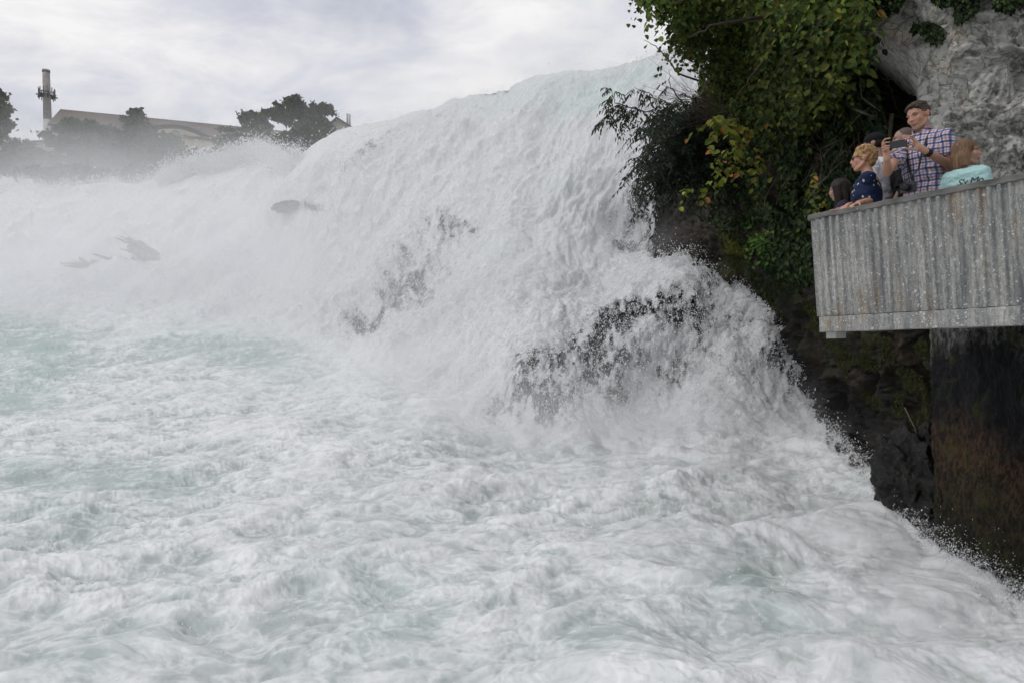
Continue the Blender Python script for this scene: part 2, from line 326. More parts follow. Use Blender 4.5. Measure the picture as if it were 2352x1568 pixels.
# ------------------------------------------------------------------ spray: droplets and shreds thrown off the fall
m_spray = simple('spray', (0.88, 0.89, 0.90), 0.5, 0.05, 3, 0)
OCT = np.array([(1,0,0),(-1,0,0),(0,1,0),(0,-1,0),(0,0,1),(0,0,-1)], np.float32)
OF = np.array([(0,2,4),(2,1,4),(1,3,4),(3,0,4),(2,0,5),(1,2,5),(3,1,5),(0,3,5)], np.int32)
def droplets(name, pos, rad, dirv, stretch, parent=None):
    n = len(pos); d_ = dirv/(np.linalg.norm(dirv, axis=1, keepdims=True)+1e-9)
    a = np.cross(d_, rng.normal(size=(n, 3))); a /= np.linalg.norm(a, axis=1, keepdims=True)+1e-9; b_ = np.cross(d_, a)
    M_ = np.stack([a, b_, d_*stretch[:, None]], 1)*rad[:, None, None]
    v = np.einsum('kj,njc->nkc', OCT, M_)+pos[:, None]
    f = OF[None]+6*np.arange(n)[:, None, None]
    return mesh(name, v.reshape(-1, 3), f.reshape(-1, 3), m_spray, parent, smooth=True)
dens = np.where(T < 0, FALL*0.05+0.004, 0.0)
dens = dens*(0.25+np.clip(fbm(q*0.5+60, 3)+0.3, 0, 1)*1.5)
dens += np.where(T < 0, np.clip(HOLE, 0, 1)*0.22, 0)
dens += sstep(-26, 0, T)*(T < 4)*np.where((GX > 380) & (GX < 680), 2.2, np.where(GX > 1506, .32, np.where((GX > 700) & (GX < 900), .02, 0.03)))
dens[GY > 1500] = 0
pr = (dens/dens.sum()).ravel(); NS = 60000
idx = rng.choice(pr.size, NS, p=pr)
pos = V.reshape(-1, 3)[idx].astype(float); nr = NRM.reshape(-1, 3)[idx]; dd = D.ravel()[idx]
pos += nr*(rng.exponential(0.10, NS)*np.clip(dd/16, .5, 2.5))[:, None]+rng.normal(size=(NS, 3))*0.05
rad = dd/683*rng.uniform(0.14, 0.50, NS)*(0.7+1.0*rng.random(NS)**4)
top = (T.ravel()[idx] > -26)
pos[top, 2] += rng.exponential(0.006, top.sum())*dd[top]
fd = np.stack([-0.25-0.25*rng.random(NS), -0.2*np.ones(NS), -1*np.ones(NS)], -1)+rng.normal(size=(NS, 3))*0.35
P_, R_, D_, S_ = [pos], [rad], [fd], [rng.uniform(1, 3.2, NS)]
# arcs of water thrown sideways off the mound and off the crest
def arcs(n, curve, x0, x1, vel, nd=(10, 26), tl=0.5, jit=.03, rs=1.0):
    for _ in range(n):
        x = rng.uniform(x0, x1); y = curve(x)+rng.uniform(-4, 26); d0 = float(wd(x, y))-0.1
        p0 = P(x, y, d0); v0 = np.array(vel)*rng.uniform(0.2, 1.0)+rng.normal(size=3)*0.55
        m_ = rng.integers(*nd); tt = np.sort(rng.uniform(0, tl, m_))
        pp = p0+v0*tt[:, None]+np.array([0, 0, -4.9])*(tt**2)[:, None]+rng.normal(size=(m_, 3))*jit
        P_.append(pp); D_.append(v0+np.array([0, 0, -9.8])*tt[:, None]); R_.append(d0/683*rng.uniform(.25, .7, m_)*rs); S_.append(rng.uniform(1, 4.5, m_))
arcs(420, rightb, 1530, 1860, (1.0, -.3, 1.5), nd=(30, 60), tl=.5, jit=.014, rs=.55)
arcs(150, rightb, 1740, 1850, (1.3, -.3, 1.2), nd=(40, 80), tl=.6, jit=.012, rs=.6)
arcs(420, rightb, 1530, 1860, (1.0, -.3, 1.6), nd=(6, 14), jit=.15, rs=.6)
arcs(260, rightb, 1850, 2352, (.8, -.2, 1.1), nd=(30, 60), tl=.28, jit=.010, rs=.34)
arcs(120, rightb, 1850, 2352, (.9, -.2, 1.4), nd=(5, 12), tl=.32, jit=.1, rs=.5)
arcs(1500, ridge, 380, 700, (-1.2, -.5, 3.6), tl=.7, jit=.28, rs=.62)
arcs(260, ridge, 880, 1600, (-.5, -.6, .8), nd=(8, 20), tl=.3, jit=.10, rs=.42)
arcs(500, ridge, -100, 400, (-.5, -.5, 3.0), tl=.7, jit=.3, rs=.62)
tag(droplets('spray', np.concatenate(P_), np.concatenate(R_), np.concatenate(D_), np.concatenate(S_)), 'white droplets flying off the falling water', kind='stuff')
# ------------------------------------------------------------------ ground behind the fall
n_ = 160; gx2 = np.concatenate([np.linspace(-3000, -260, 14), np.linspace(-250, 250, 100), np.linspace(260, 3000, 14)]); gy2 = np.concatenate([np.linspace(-300, 30, 10), np.linspace(34, 200, 70), np.linspace(210, 4000, 20)])
X, Y = np.meshgrid(gx2, gy2); Z = -3+30*sstep(50, 98, Y)+0.6*fbm(np.stack([X, Y, X*0], -1)*0.06, 3)*sstep(50, 90, Y)
m_ground = simple('meadow', (0.05, 0.075, 0.03), 0.9, 0.4, 0.4, 0.5, 3, dist=0.2)
tag(mesh('ground', np.stack([X, Y, Z], -1).reshape(-1, 3), grid_faces(len(gy2), len(gx2)), m_ground), 'green river bank behind the fall', kind='structure')

# ------------------------------------------------------------------ the cliff
cd = tps([(1400,420,30),(1430,560,28.5),(1500,420,27),(1500,560,25.2),(1560,640,21.5),(1650,300,19),(1650,100,18),(1650,-200,17),(1600,560,20.5),(1700,660,19.4),(1800,760,17.8),(1850,900,16.6),(1900,990,14.8),
 (1750,300,15),(1750,500,16.2),(1850,300,12.6),(1900,500,12.4),(1900,700,13),(1950,850,12.6),(2000,1060,11.8),(2000,950,12.2),(2060,900,11),(2040,300,10.4),(2050,150,10.8),(2120,250,9.8),(2120,800,10),(2130,1000,9.9),(2060,1150,10.3),(2150,1300,9.6),
 (1950,0,12.0),(2200,300,9.2),(2200,600,9.0),(2352,300,8.9),(2352,600,8.7),(2352,900,8.4),(2700,300,8),(2700,900,7.5),(2352,1400,8.2),(2700,1600,6),(2200,-200,9.4),(2600,-200,8.6),(1900,-250,12)])
s_ = 3.4; cx = np.arange(1380, 2900, s_); cy = np.arange(-330, 1720, s_); CX, CY = np.meshgrid(cx, cy)
CD = cd(CX, CY); Bc = P(CX, CY, CD); Nc = gnormals(Bc); Nc[Nc[..., 1] > 0.2] *= -1
def rockh(q, s=1.0):
    q = np.asarray(q, np.float32)*s; qq = q+0.35*np.stack([perlin(q*1.3), perlin(q*1.3+7), perlin(q*1.3+19)], -1)
    a = fbm(qq*0.7, 3, kind=2); b_ = fbm(np.stack([qq[..., 0], qq[..., 1], qq[..., 2]*1.8], -1)*1.9, 5, 0.6, kind=2); c = np.floor(fbm(qq*1.4+5, 3)*5)/5
    return a, b_, c
a_, b_, c_ = rockh(Bc)
Vc = Bc+Nc*(0.45*a_+0.22*b_+0.25*c_)[..., None]
cl_left = seg_interp([(-400,1640),(120,1650),(250,1620),(330,1540),(400,1480),(430,1440),(470,1430),(1800,1430)])
pl = cl_left(CY[:, 0])
msk = (CX > pl[:, None]); cmk = msk[:-1, :-1] & msk[1:, 1:]
m_cliff, t = newmat('mossy_cliff')
out = N(t, 'ShaderNodeOutputMaterial'); b = N(t, 'ShaderNodeBsdfPrincipled', Roughness=0.75); b.inputs['Specular IOR Level'].default_value = .22
oc = N(t, 'ShaderNodeTexCoord').outputs['Object']
base = ramp(t, noise(t, oc, 1.6, 8, 0.65, 0.5), [(0.32, (0.010, 0.010, 0.010)), (0.5, (0.024, 0.020, 0.016)), (0.66, (0.085, 0.062, 0.042))])
mossn = noise(t, oc, 0.9, 6, 0.6, 0.8)
mo = mth(t, 'MULTIPLY', ramp(t, mossn, [(0.50, 0.0), (0.60, 1.0)]), attr(t, 'moss'))
base = mixc(t, mo, base, mixc(t, ramp(t, noise(t, oc, 12, 4), [(0.4, 0.0), (0.6, 1.0)]), (0.020, 0.030, 0.006), (0.055, 0.065, 0.012)))
base = mixc(t, attr(t, 'wet'), base, (0.006, 0.0065, 0.008))  # darkens damp rock and also paints in the recess shade
L(t, base, b.inputs['Base Color'])
bp = N(t, 'ShaderNodeBump', Strength=0.9, Distance=0.08); vo = N(t, 'ShaderNodeTexVoronoi', Scale=5.0); L(t, oc, vo.inputs['Vector'])
L(t, mth(t, 'ADD', noise(t, oc, 7, 8, 0.7), mth(t, 'MULTIPLY', vo.outputs[0], 0.6)), bp.inputs['Height']); L(t, bp.outputs[0], b.inputs['Normal']); L(t, b.outputs[0], out.inputs[0])
WET_SHADE = np.clip(blobs(CX, CY, [(1880,960,120,140,0,.9),(1780,720,90,60,40,.8),(1560,560,90,90,0,.6),(2100,1300,200,160,20,1.0),(1960,1080,140,60,0,.9),(2090,170,60,110,0,.7),(1950,960,140,50,0,.6)]), 0, .92)  # damp near the waterline, plus shade painted into the recess and under the platform
MOSS = np.clip(0.35+blobs(CX, CY, [(1700,560,70,70,0,.8),(2040,880,110,60,0,.8),(1850,700,80,150,0,.4),(2300,1300,120,120,0,.6)])-WET_SHADE*.5, 0, 1)
f = grid_faces(len(cy), len(cx), cmk); v, f, at = compact(Vc.reshape(-1, 3), f, {'wet': WET_SHADE.ravel(), 'moss': MOSS.ravel()})
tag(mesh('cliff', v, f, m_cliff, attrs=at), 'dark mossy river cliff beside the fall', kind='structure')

# the pale limestone overhang behind the platform
lim_left = seg_interp([(-400,1930),(0,1955),(30,1975),(60,2005),(90,2050),(120,2085),(150,2103),(180,2108),(205,2105),(230,2112),(260,2120),(330,2165),(420,2165),(700,2165)])
ld = tps([(1960,20,9.4),(2050,60,8.9),(2105,180,8.7),(2130,300,8.3),(2170,420,8.4),(2352,0,7.6),(2352,200,7.7),(2352,330,7.6),(2352,440,8.0),(2352,700,8.2),(2700,200,6.6),(2700,700,7),(2150,600,8.5),(2200,-250,8.0),(2700,-250,6.2),(1950,-250,9.2),(2180,120,8.1)])
s_ = 2.6; lx = np.arange(1900, 2820, s_); ly = np.arange(-330, 720, s_); LX, LY = np.meshgrid(lx, ly)
le = lim_left(ly)[:, None]+9*fbm(np.stack([ly/45, ly*0, ly*0], -1), 4)[:, None]
tt_ = le-LX; XC = np.maximum(LX, le); LD = ld(XC, LY); Bl = P(XC, LY, LD)
fo = np.clip(tt_, 0, 50); Bl[..., 1] += fo*0.05; Bl[..., 0] += fo*0.05*((LX-1176)/F+.04)
Nl = gnormals(Bl); Nl[Nl[..., 1] > 0.2] *= -1
a_, b_, c_ = rockh(Bl, 1.7); ch = fbm(Bl*np.array([5, 5, 4])+3, 4, 0.6, kind=2)
rough_ = 0.35+0.65*sstep(2120, 2230, LX+0.35*(LY-150))
e_ = sstep(0, 40, -tt_)*0.8+0.2
Vl = Bl+Nl*((0.16*a_+0.14*b_*rough_+0.16*c_*rough_+0.06*ch*rough_)*e_)[..., None]
ml = (tt_ < 48); cml = ml[:-1, :-1] & ml[1:, 1:]
m_lime, t = newmat('limestone')
out = N(t, 'ShaderNodeOutputMaterial'); b = N(t, 'ShaderNodeBsdfPrincipled', Roughness=0.85); oc = N(t, 'ShaderNodeTexCoord').outputs['Object']
c0 = ramp(t, noise(t, oc, 4.0, 9, 0.74, 0.15), [(0.32, (0.09, 0.088, 0.080)), (0.42, (0.34, 0.335, 0.31)), (0.52, (0.58, 0.57, 0.53)), (0.70, (0.70, 0.69, 0.66))])
tan_ = mth(t, 'MAXIMUM', ramp(t, noise(t, oc, 1.4, 5, 0.6, 0.4), [(0.60, 0.0), (0.68, 0.7)]), attr(t, 'tan'))
c0 = mixc(t, tan_, c0, mixc(t, 0.6, c0, (0.56, 0.42, 0.28)))
cr = N(t, 'ShaderNodeTexVoronoi', Scale=4.2, feature='DISTANCE_TO_EDGE'); dv = N(t, 'ShaderNodeVectorMath', operation='ADD'); L(t, oc, dv.inputs[0])
nv = N(t, 'ShaderNodeTexNoise', Scale=3.0, Detail=5.0); L(t, oc, nv.inputs[0]); L(t, vmul(t, nv.outputs[1], (0.5, 0.5, 0.5)), dv.inputs[1]); L(t, dv.outputs[0], cr.inputs['Vector'])
crk = ramp(t, cr.outputs[0], [(0.0, 0.0), (0.045, 1.0)])
c0 = mixc(t, mth(t, 'MULTIPLY', mth(t, 'SUBTRACT', 1.0, crk), 0.55), c0, (0.05, 0.048, 0.045))
c0 = mixc(t, ramp(t, noise(t, oc, 9, 5, 0.7), [(0.58, 0.0), (0.66, 0.7)]), c0, (0.075, 0.07, 0.062))
L(t, c0, b.inputs['Base Color'])
bp = N(t, 'ShaderNodeBump', Strength=0.9, Distance=0.05); L(t, mth(t, 'ADD', noise(t, oc, 10, 9, 0.72), mth(t, 'MULTIPLY', crk, 0.25)), bp.inputs['Height']); L(t, bp.outputs[0], b.inputs['Normal']); L(t, b.outputs[0], out.inputs[0])
TAN = np.clip(blobs(LX, LY, [(2050,70,60,22,38,.8),(2200,85,30,20,0,.8),(2175,150,26,20,0,.5)]), 0, .9)
f = grid_faces(len(ly), len(lx), cml); v, f, at = compact(Vl.reshape(-1, 3), f, {'tan': TAN.ravel()})
tag(mesh('rock_overhang', v, f, m_lime, attrs=at), 'pale grey limestone overhang behind the platform', kind='structure')

# pillar under the platform: front face running towards the viewer, left flank running back
m_pil, t = newmat('stained_masonry')
out = N(t, 'ShaderNodeOutputMaterial'); b = N(t, 'ShaderNodeBsdfPrincipled', Roughness=0.8); b.inputs['Specular IOR Level'].default_value = .15; oc = N(t, 'ShaderNodeTexCoord').outputs['Object']
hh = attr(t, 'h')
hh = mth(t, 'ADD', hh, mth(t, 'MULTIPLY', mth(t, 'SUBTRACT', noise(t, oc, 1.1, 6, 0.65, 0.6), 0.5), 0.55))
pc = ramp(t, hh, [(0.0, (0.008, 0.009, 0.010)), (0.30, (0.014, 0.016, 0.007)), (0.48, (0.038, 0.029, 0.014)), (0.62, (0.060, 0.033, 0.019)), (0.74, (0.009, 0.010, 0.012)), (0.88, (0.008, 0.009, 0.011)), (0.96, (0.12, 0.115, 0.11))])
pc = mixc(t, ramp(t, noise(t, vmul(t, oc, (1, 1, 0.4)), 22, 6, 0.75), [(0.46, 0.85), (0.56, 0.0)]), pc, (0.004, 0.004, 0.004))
pc = mixc(t, ramp(t, noise(t, oc, 2.4, 6, 0.7), [(0.54, 0.0), (0.66, 0.6)]), pc, (0.040, 0.046, 0.010))
L(t, pc, b.inputs['Base Color'])
bp = N(t, 'ShaderNodeBump', Strength=0.8, Distance=0.03); L(t, noise(t, oc, 26, 7, 0.7), bp.inputs['Height']); L(t, bp.outputs[0], b.inputs['Normal']); L(t, b.outputs[0], out.inputs[0])
pA = P(2136, 764, 8.6); pB = P(2700, 764, 5.2); pA2 = pA+np.array([1.85, 2.7, 0]); z0, z1 = -1.2, float(EYE+0.18)
path = [pA2, pA, pA+(pB-pA)*0.06, pB]
ns = [40, 10, 200]; pts_ = []
for (a, b2, n) in zip(path[:-1], path[1:], ns): pts_ += [a+(b2-a)*k_/n for k_ in range(n)]
pts_.append(pB); pts_ = np.array(pts_); zs = np.linspace(z0, z1, 150)
G = np.repeat(pts_[None], len(zs), 0); G[..., 2] = zs[:, None]
spread = sstep(1.2, -0.6, zs)[:, None]*0.55; G[..., 1] -= spread*.8; G[..., 0] -= spread*0.5
Ng = gnormals(G); Ng[Ng[..., 1] > 0.3] *= -1; Ng[:, :38, 0] = -np.abs(Ng[:, :38, 0])
hgt_ = 0.12*fbm(G*0.8, 4)+0.06*fbm(G*4, 4, .62, kind=2)+0.12*fbm(G*2.2+4, 3, kind=2)*sstep(1.0, -0.2, zs)[:, None]
G = G+Ng*hgt_[..., None]
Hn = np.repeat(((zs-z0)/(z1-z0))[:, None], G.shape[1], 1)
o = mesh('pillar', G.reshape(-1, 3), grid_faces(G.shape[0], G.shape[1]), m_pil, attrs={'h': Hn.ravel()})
tag(o, 'massive brown stained masonry pillar under the viewing platform', 'pillar')
# ledge rock at the pillar's foot
def boulder(name, c, r, mat, seed, sub=5, amp=0.25, parent=None, flat=1.0):
    bm = bmesh.new(); bmesh.ops.create_icosphere(bm, subdivisions=sub, radius=1); v = np.array([x.co[:] for x in bm.verts]); f = np.array([[x.index for x in y.verts] for y in bm.faces]); bm.free()
    v = v/np.max(np.abs(v), axis=1, keepdims=True)**(0.55 if amp == .25 else .15)
    q_ = v*1.3+seed; n = v/np.linalg.norm(v, axis=1, keepdims=True)
    v = v+n*(amp*fbm(q_, 5, 0.55, kind=2)+amp*0.5*np.floor(fbm(q_*1.3+4, 2)*4)/4)[:, None]
    o = mesh(name, v*np.array(r), f, mat, parent, smooth=False); o.location = c
    return o
m_blk = simple('black_wet_rock', (0.007, 0.0068, 0.006), 0.55, 0.6, 4, 0.8, 14, spec=0.25, dist=0.05)
c1 = P(2100, 1150, 9.3)
tag(boulder('ledge_rock', (c1[0]+.25, c1[1]+.3, 0.30), (0.50, 0.7, 0.84), m_blk, 4, amp=.42), 'black wet ledge rock at the foot of the pillar', 'rock')
m_grk = simple('grey_wet_rock', (0.10, 0.095, 0.09), 0.6, 0.4, 2, 0.8, 7, spec=0.4, dist=0.1)
c1 = P(680, 477, float(wd(680, 477))+.15)
tag(boulder('rock', c1, (1.35, 0.8, 0.34), m_grk, 9, amp=.35), 'small dark rock poking out of the fall between the two torrents', 'rock')
# ------------------------------------------------------------------ mist standing over the foot of the fall
def mist(name, blist, lo, hi, label, sc):
    m_mist, t = newmat('mist')
    out = N(t, 'ShaderNodeOutputMaterial'); pv = N(t, 'ShaderNodeVolumePrincipled'); pv.inputs['Color'].default_value = (0.97, 0.98, 0.99, 1); pv.inputs['Anisotropy'].default_value = 0.0
    geo = N(t, 'ShaderNodeNewGeometry').outputs['Position']
    tot = None
    for (px, py, d, rx, ry, rz, dn) in blist:
        c = P(px, py, d); s1 = N(t, 'ShaderNodeVectorMath', operation='SUBTRACT'); L(t, geo, s1.inputs[0]); s1.inputs[1].default_value = tuple(c)
        s2 = vmul(t, s1.outputs[0], (1/rx, 1/ry, 1/rz)); ln = N(t, 'ShaderNodeVectorMath', operation='DOT_PRODUCT'); L(t, s2, ln.inputs[0]); L(t, s2, ln.inputs[1])
        g = mth(t, 'MULTIPLY', mth(t, 'EXPONENT', mth(t, 'MULTIPLY', ln.outputs['Value'], -1.0)), dn)
        tot = g if tot is None else mth(t, 'ADD', tot, g)
    tot = mth(t, 'MULTIPLY', tot, ramp(t, noise(t, geo, sc, 4, 0.6), [(0.36, 0.35), (0.62, 1.5)]))
    tot = mth(t, 'MAXIMUM', mth(t, 'SUBTRACT', tot, 0.0015), 0.0)
    L(t, tot, pv.inputs['Density']); L(t, pv.outputs[0], out.inputs['Volume'])
    lo, hi = np.array(lo, float), np.array(hi, float)
    v = np.array([[(lo, hi)[a][0], (lo, hi)[b][1], (lo, hi)[c][2]] for a in (0, 1) for b in (0, 1) for c in (0, 1)])
    tag(mesh(name, v, np.array([[0,1,3,2],[4,6,7,5],[0,4,5,1],[2,3,7,6],[0,2,6,4],[1,5,7,3]]), m_mist, smooth=False), label, kind='stuff')
mist('mist', [(120,650,42,24,9,4.5,.10),(450,600,40,9,7,4.0,.06),(100,470,84,44,9,7.5,.050),(420,430,82,20,8,5,.020),(720,690,30,7,4,2.6,.07),(1000,830,21,5,3,1.6,.07),(1150,960,16,3,1.6,.7,.10),(1280,480,27,7,4,3,.016),(900,580,27,9,5,4,.035),(650,500,38,9,5,4,.03),(1080,215,36,6,3,1.1,.09),(1400,150,30,5,2.5,.9,.10),(1240,330,30,5,3,1.5,.05),(-100,360,86,22,9,7,.012)], [-85, 11, 0.5], [16, 100, 38], 'pale mist hanging over the foot of the fall', .16)
mist('mist', [(1000,850,20,2.6,2,.9,.16),(1180,930,15.5,2.6,1.0,.6,.30),(1480,840,16,2.6,1.0,1.0,.05),(1400,985,15,3.4,1.0,.35,.28),(1380,560,21.5,1.8,1.2,.45,.13),(1150,600,22.5,3.5,1.6,1.0,.10),(1650,950,15,2.4,.8,.5,.18),(1000,700,24,3,2,1.6,.08),(1860,1010,13.5,1.2,.6,.35,.12),(1500,1100,11,3.0,1.2,.35,.08),(1900,1250,8.3,1.6,.8,.3,.10),(2150,1450,6.0,1.0,.7,.25,.12)], [-7, 4.5, -.3], [12, 28, 9], 'thin spray mist around the foot of the rocky step', .8)
# ------------------------------------------------------------------ far bank: hall, chimney, small house, trees
def box_faces(): return np.array([[0,1,3,2],[4,6,7,5],[0,4,5,1],[2,3,7,6],[0,2,6,4],[1,5,7,3]])
def obox(c, ex, ey, ez, hx, hy, hz):
    return np.array([c+sx*hx*ex+sy*hy*ey+sz*hz*ez for sx in (-1, 1) for sy in (-1, 1) for sz in (-1, 1)])
def boxes(name, lst, mat, parent=None):
    V_, F_ = [], []
    for b_ in lst: F_.append(box_faces()+8*len(V_)); V_.append(obox(*b_))
    return mesh(name, np.concatenate(V_), np.concatenate(F_), mat, parent, smooth=False)
Zv = np.array([0, 0, 1.0])
m_roof = simple('roof_tiles', (0.105, 0.078, 0.070), 0.85, 0.3, 0.6, 0.3, 3, dist=0.1)
m_cream = simple('cream_render', (0.50, 0.44, 0.30), 0.85, 0.12, 0.5, 0.2, 6)
m_glass = simple('window_glass', (0.10, 0.13, 0.15), 0.15, 0.3, 0.5, 0, spec=0.6)
m_brick = simple('chimney_brick', (0.32, 0.295, 0.285), 0.85, 0.2, 1.5, 0.3, 8)
m_conc = simple('grey_concrete', (0.42, 0.42, 0.41), 0.85, 0.2, 1.5, 0.3, 8)
m_steel = simple('dark_steel', (0.09, 0.09, 0.10), 0.5, 0.1, 4, 0)
m_bark = simple('bark', (0.055, 0.042, 0.032), 0.9, 0.3, 6, 0.6, 20, stretch=(1, 1, .3))
A0 = P(139, 251, 112.0); B0 = Pz(640, 300, A0[2]); e_ = (B0-A0)/np.linalg.norm(B0-A0)
n0 = np.array([e_[1], -e_[0], 0]); n0 = n0 if n0[1] < 0 else -n0; Ln = np.linalg.norm(B0-A0)+6
hall = empty('factory_hall', tuple(A0+np.array([0, 0, -18]))); tag(hall, 'long factory hall with a brown tiled roof and low arched gables behind the trees', 'building')
hp = A0+np.array([0, 0, -18])
def hl(u, o, z): return A0+e_*u+n0*o+Zv*z-hp
# two roof slopes with thickness
def slab(quad, th):
    quad = np.array(quad); n = np.cross(quad[1]-quad[0], quad[3]-quad[0]); n /= np.linalg.norm(n); n = n*np.sign(n[2]+1e-9)
    v = np.concatenate([quad, quad-n*th]); return v, np.array([[0,1,2,3],[7,6,5,4],[0,4,5,1],[1,5,6,2],[2,6,7,3],[3,7,4,0]])
def slabs(name, quads, th, mat, parent):
    V_, F_ = [], []
    for q_ in quads: v, f = slab(q_, th); F_.append(f+8*len(V_)); V_.append(v)
    return mesh(name, np.concatenate(V_), np.concatenate(F_), mat, parent, smooth=False)
RD, RH = 9.0, 5.2
slabs('roof', [[hl(0,0,0), hl(Ln,0,0), hl(Ln,RD,-RH), hl(0,RD,-RH)], [hl(0,0,0), hl(Ln,0,0), hl(Ln,-RD,-RH), hl(0,-RD,-RH)]], 0.35, m_roof, hall)
# side walls, and the end gables under the roof
gw = []
def prism(pts, n, th):
    pts = np.array(pts); k_ = len(pts); v = np.concatenate([pts, pts+n*th]); return v, [np.array([list(range(k_))]), np.array([list(range(2*k_-1, k_-1, -1))]), np.array([[i, (i+1) % k_, (i+1) % k_+k_, i+k_] for i in range(k_)])]
v, f = prism([hl(.6,-RD+1,-18), hl(.6,RD-1,-18), hl(.6,RD-1,-RH+.1), hl(.6,0,-.5), hl(.6,-RD+1,-RH+.1)], e_, Ln-1.2)
mesh('wall', v, f, m_cream, hall, smooth=False)
# arched gables: a curved roof over a cream front with a round window
for u0, wd_, rise in ((17.5, 7.0, 3.2), (31, 6.5, 3.2), (44.5, 7.5, 3.4), (62, 7.0, 3.2)):
    if u0 > Ln-4: continue
    a_ = np.linspace(-1, 1, 17); prof = rise*np.cos(a_*1.35)-rise*math.cos(1.35)
    top_ = np.array([hl(u0+x*wd_, RD-.6, -RH-1.2+z) for x, z in zip(a_, prof)])
    v = np.concatenate([top_, top_-n0*7.5, top_+Zv*.45+n0*.5, top_+Zv*.45-n0*7.5]); k_ = 17; F_ = []
    for i in range(k_-1): F_ += [[i, i+1, i+1+k_, i+k_], [i+2*k_, i+3*k_, i+1+3*k_, i+1+2*k_], [i, i+2*k_, i+1+2*k_, i+1]]
    g = mesh('gable', v, np.array(F_), m_roof, hall, smooth=False)
    fr = [hl(u0-wd_*.93, RD-.4, -12.5)]+[hl(u0+x*wd_*.93, RD-.4, -RH-1.35+z) for x, z in zip(a_, prof)]+[hl(u0+wd_*.93, RD-.4, -12.5)]
    v, f = prism(fr, -n0, 1.0); mesh('gable_wall', v, f, m_cream, g, smooth=False)
    c = hl(u0, RD-.36, -RH+.3); th_ = np.linspace(0, 2*math.pi, 17)[:-1]
    v, f = prism([c+e_*.62*math.cos(x)+Zv*.62*math.sin(x) for x in th_], n0, .12); mesh('round_window', v, f, m_glass, g, smooth=False)
    for du in (-3.2, 0, 3.2):
        ww = boxes('window', [(hl(u0+du, RD-.33, -8.6), e_, n0, Zv, 1.05, .08, 1.5)], m_glass, g)
        boxes('window_frame', [(hl(u0+du+s*.0, RD-.25, -8.6), e_, n0, Zv, .06, .05, 1.5) for s in (0,)]+[(hl(u0+du, RD-.25, -8.6+z), e_, n0, Zv, 1.1, .05, .06) for z in (-.7, .7)], m_cream, ww)
# chimney with antenna ring
def tubev(pts, rad, n=10, caps=True):
    pts = np.array(pts, float); rad = np.broadcast_to(np.array(rad, float), (len(pts),)); d_ = np.gradient(pts, axis=0); d_ /= np.linalg.norm(d_, axis=1, keepdims=True)+1e-9
    ref = np.array([0, 0, 1.0]) if abs(d_[0, 2]) < .8 else np.array([1.0, 0, 0])
    a = np.cross(d_, ref); a /= np.linalg.norm(a, axis=1, keepdims=True)+1e-9; b_ = np.cross(d_, a); th_ = np.linspace(0, 2*math.pi, n, endpoint=False)
    v = pts[:, None]+rad[:, None, None]*(a[:, None]*np.cos(th_)[None, :, None]+b_[:, None]*np.sin(th_)[None, :, None])
    f = [[i*n+j, i*n+(j+1) % n, (i+1)*n+(j+1) % n, (i+1)*n+j] for i in range(len(pts)-1) for j in range(n)]
    v = v.reshape(-1, 3)
    if caps: 
        k_ = len(v); v = np.concatenate([v, pts[:1], pts[-1:]]); m_ = (len(pts)-1)*n
        f += [[k_, (j+1) % n, j, j] for j in range(n)]; f += [[k_+1, m_+j, m_+(j+1) % n, m_+(j+1) % n] for j in range(n)]
    F3 = np.array([x[:3] for x in f if x[2] == x[3]]).reshape(-1, 3); F4 = np.array([x for x in f if x[2] != x[3]])
    return v, F4, F3
def tubes(name, lst, mat, parent=None, n=8, off=None, attrs=None):
    V_, A4, A3, k_ = [], [], [], 0
    for pts, rad in lst:
        v, f4, f3 = tubev(pts, rad, n); A4.append(f4+k_); A3.append(f3+k_); V_.append(v); k_ += len(v)
    V_ = np.concatenate(V_)
    if off is not None: V_ = V_-off
    return mesh(name, V_, [np.concatenate(A4), np.concatenate(A3)], mat, parent)
ct = P(106, 166, 118); cb_ = P(112, 332, 118); cb_[2] -= 6; chim = empty('factory_chimney', tuple(cb_)); tag(chim, 'tall slim factory chimney carrying a ring of antennas', 'chimney')
tubes('stack', [([cb_, cb_+(ct-cb_)*.55], [.74, .64])], m_conc, chim, 20, cb_)
tubes('stack_top', [([cb_+(ct-cb_)*.545, ct], [.63, .55]), ([ct-Zv*.05, ct+Zv*.35], [.60, .60])], m_brick, chim, 20, cb_)
ap = cb_+(ct-cb_)*.775
rg = [([ap+np.array([1.1*math.cos(a), 1.1*math.sin(a), z]) for a in np.linspace(0, 2*math.pi, 25)], .07) for z in (0, .5)]+[([ap+np.array([.6*math.cos(a), .6*math.sin(a), 0]), ap+np.array([1.6*math.cos(a), 1.6*math.sin(a), 0])], .12) for a in np.linspace(0, 6.28, 9)]
tubes('antenna_ring', rg, m_steel, chim, 6, cb_)
for a in np.linspace(0.2, 6.48, 13)[:12]:
    r_ = 1.2; c = ap+np.array([r_*math.cos(a), r_*math.sin(a), 0]); tubes('antenna', [([c-Zv*.6, c+Zv*1.3], .075), ([ap+(c-ap)*.7, c], .04)], m_steel, chim, 6, cb_)
sb = P(112, 400, 120); st = empty('stepped_building', tuple(sb)); tag(st, 'grey building with a stepped outline at the foot of the tall chimney', 'building')
X1, Y1 = np.array([1., 0, 0]), np.array([0, 1., 0])
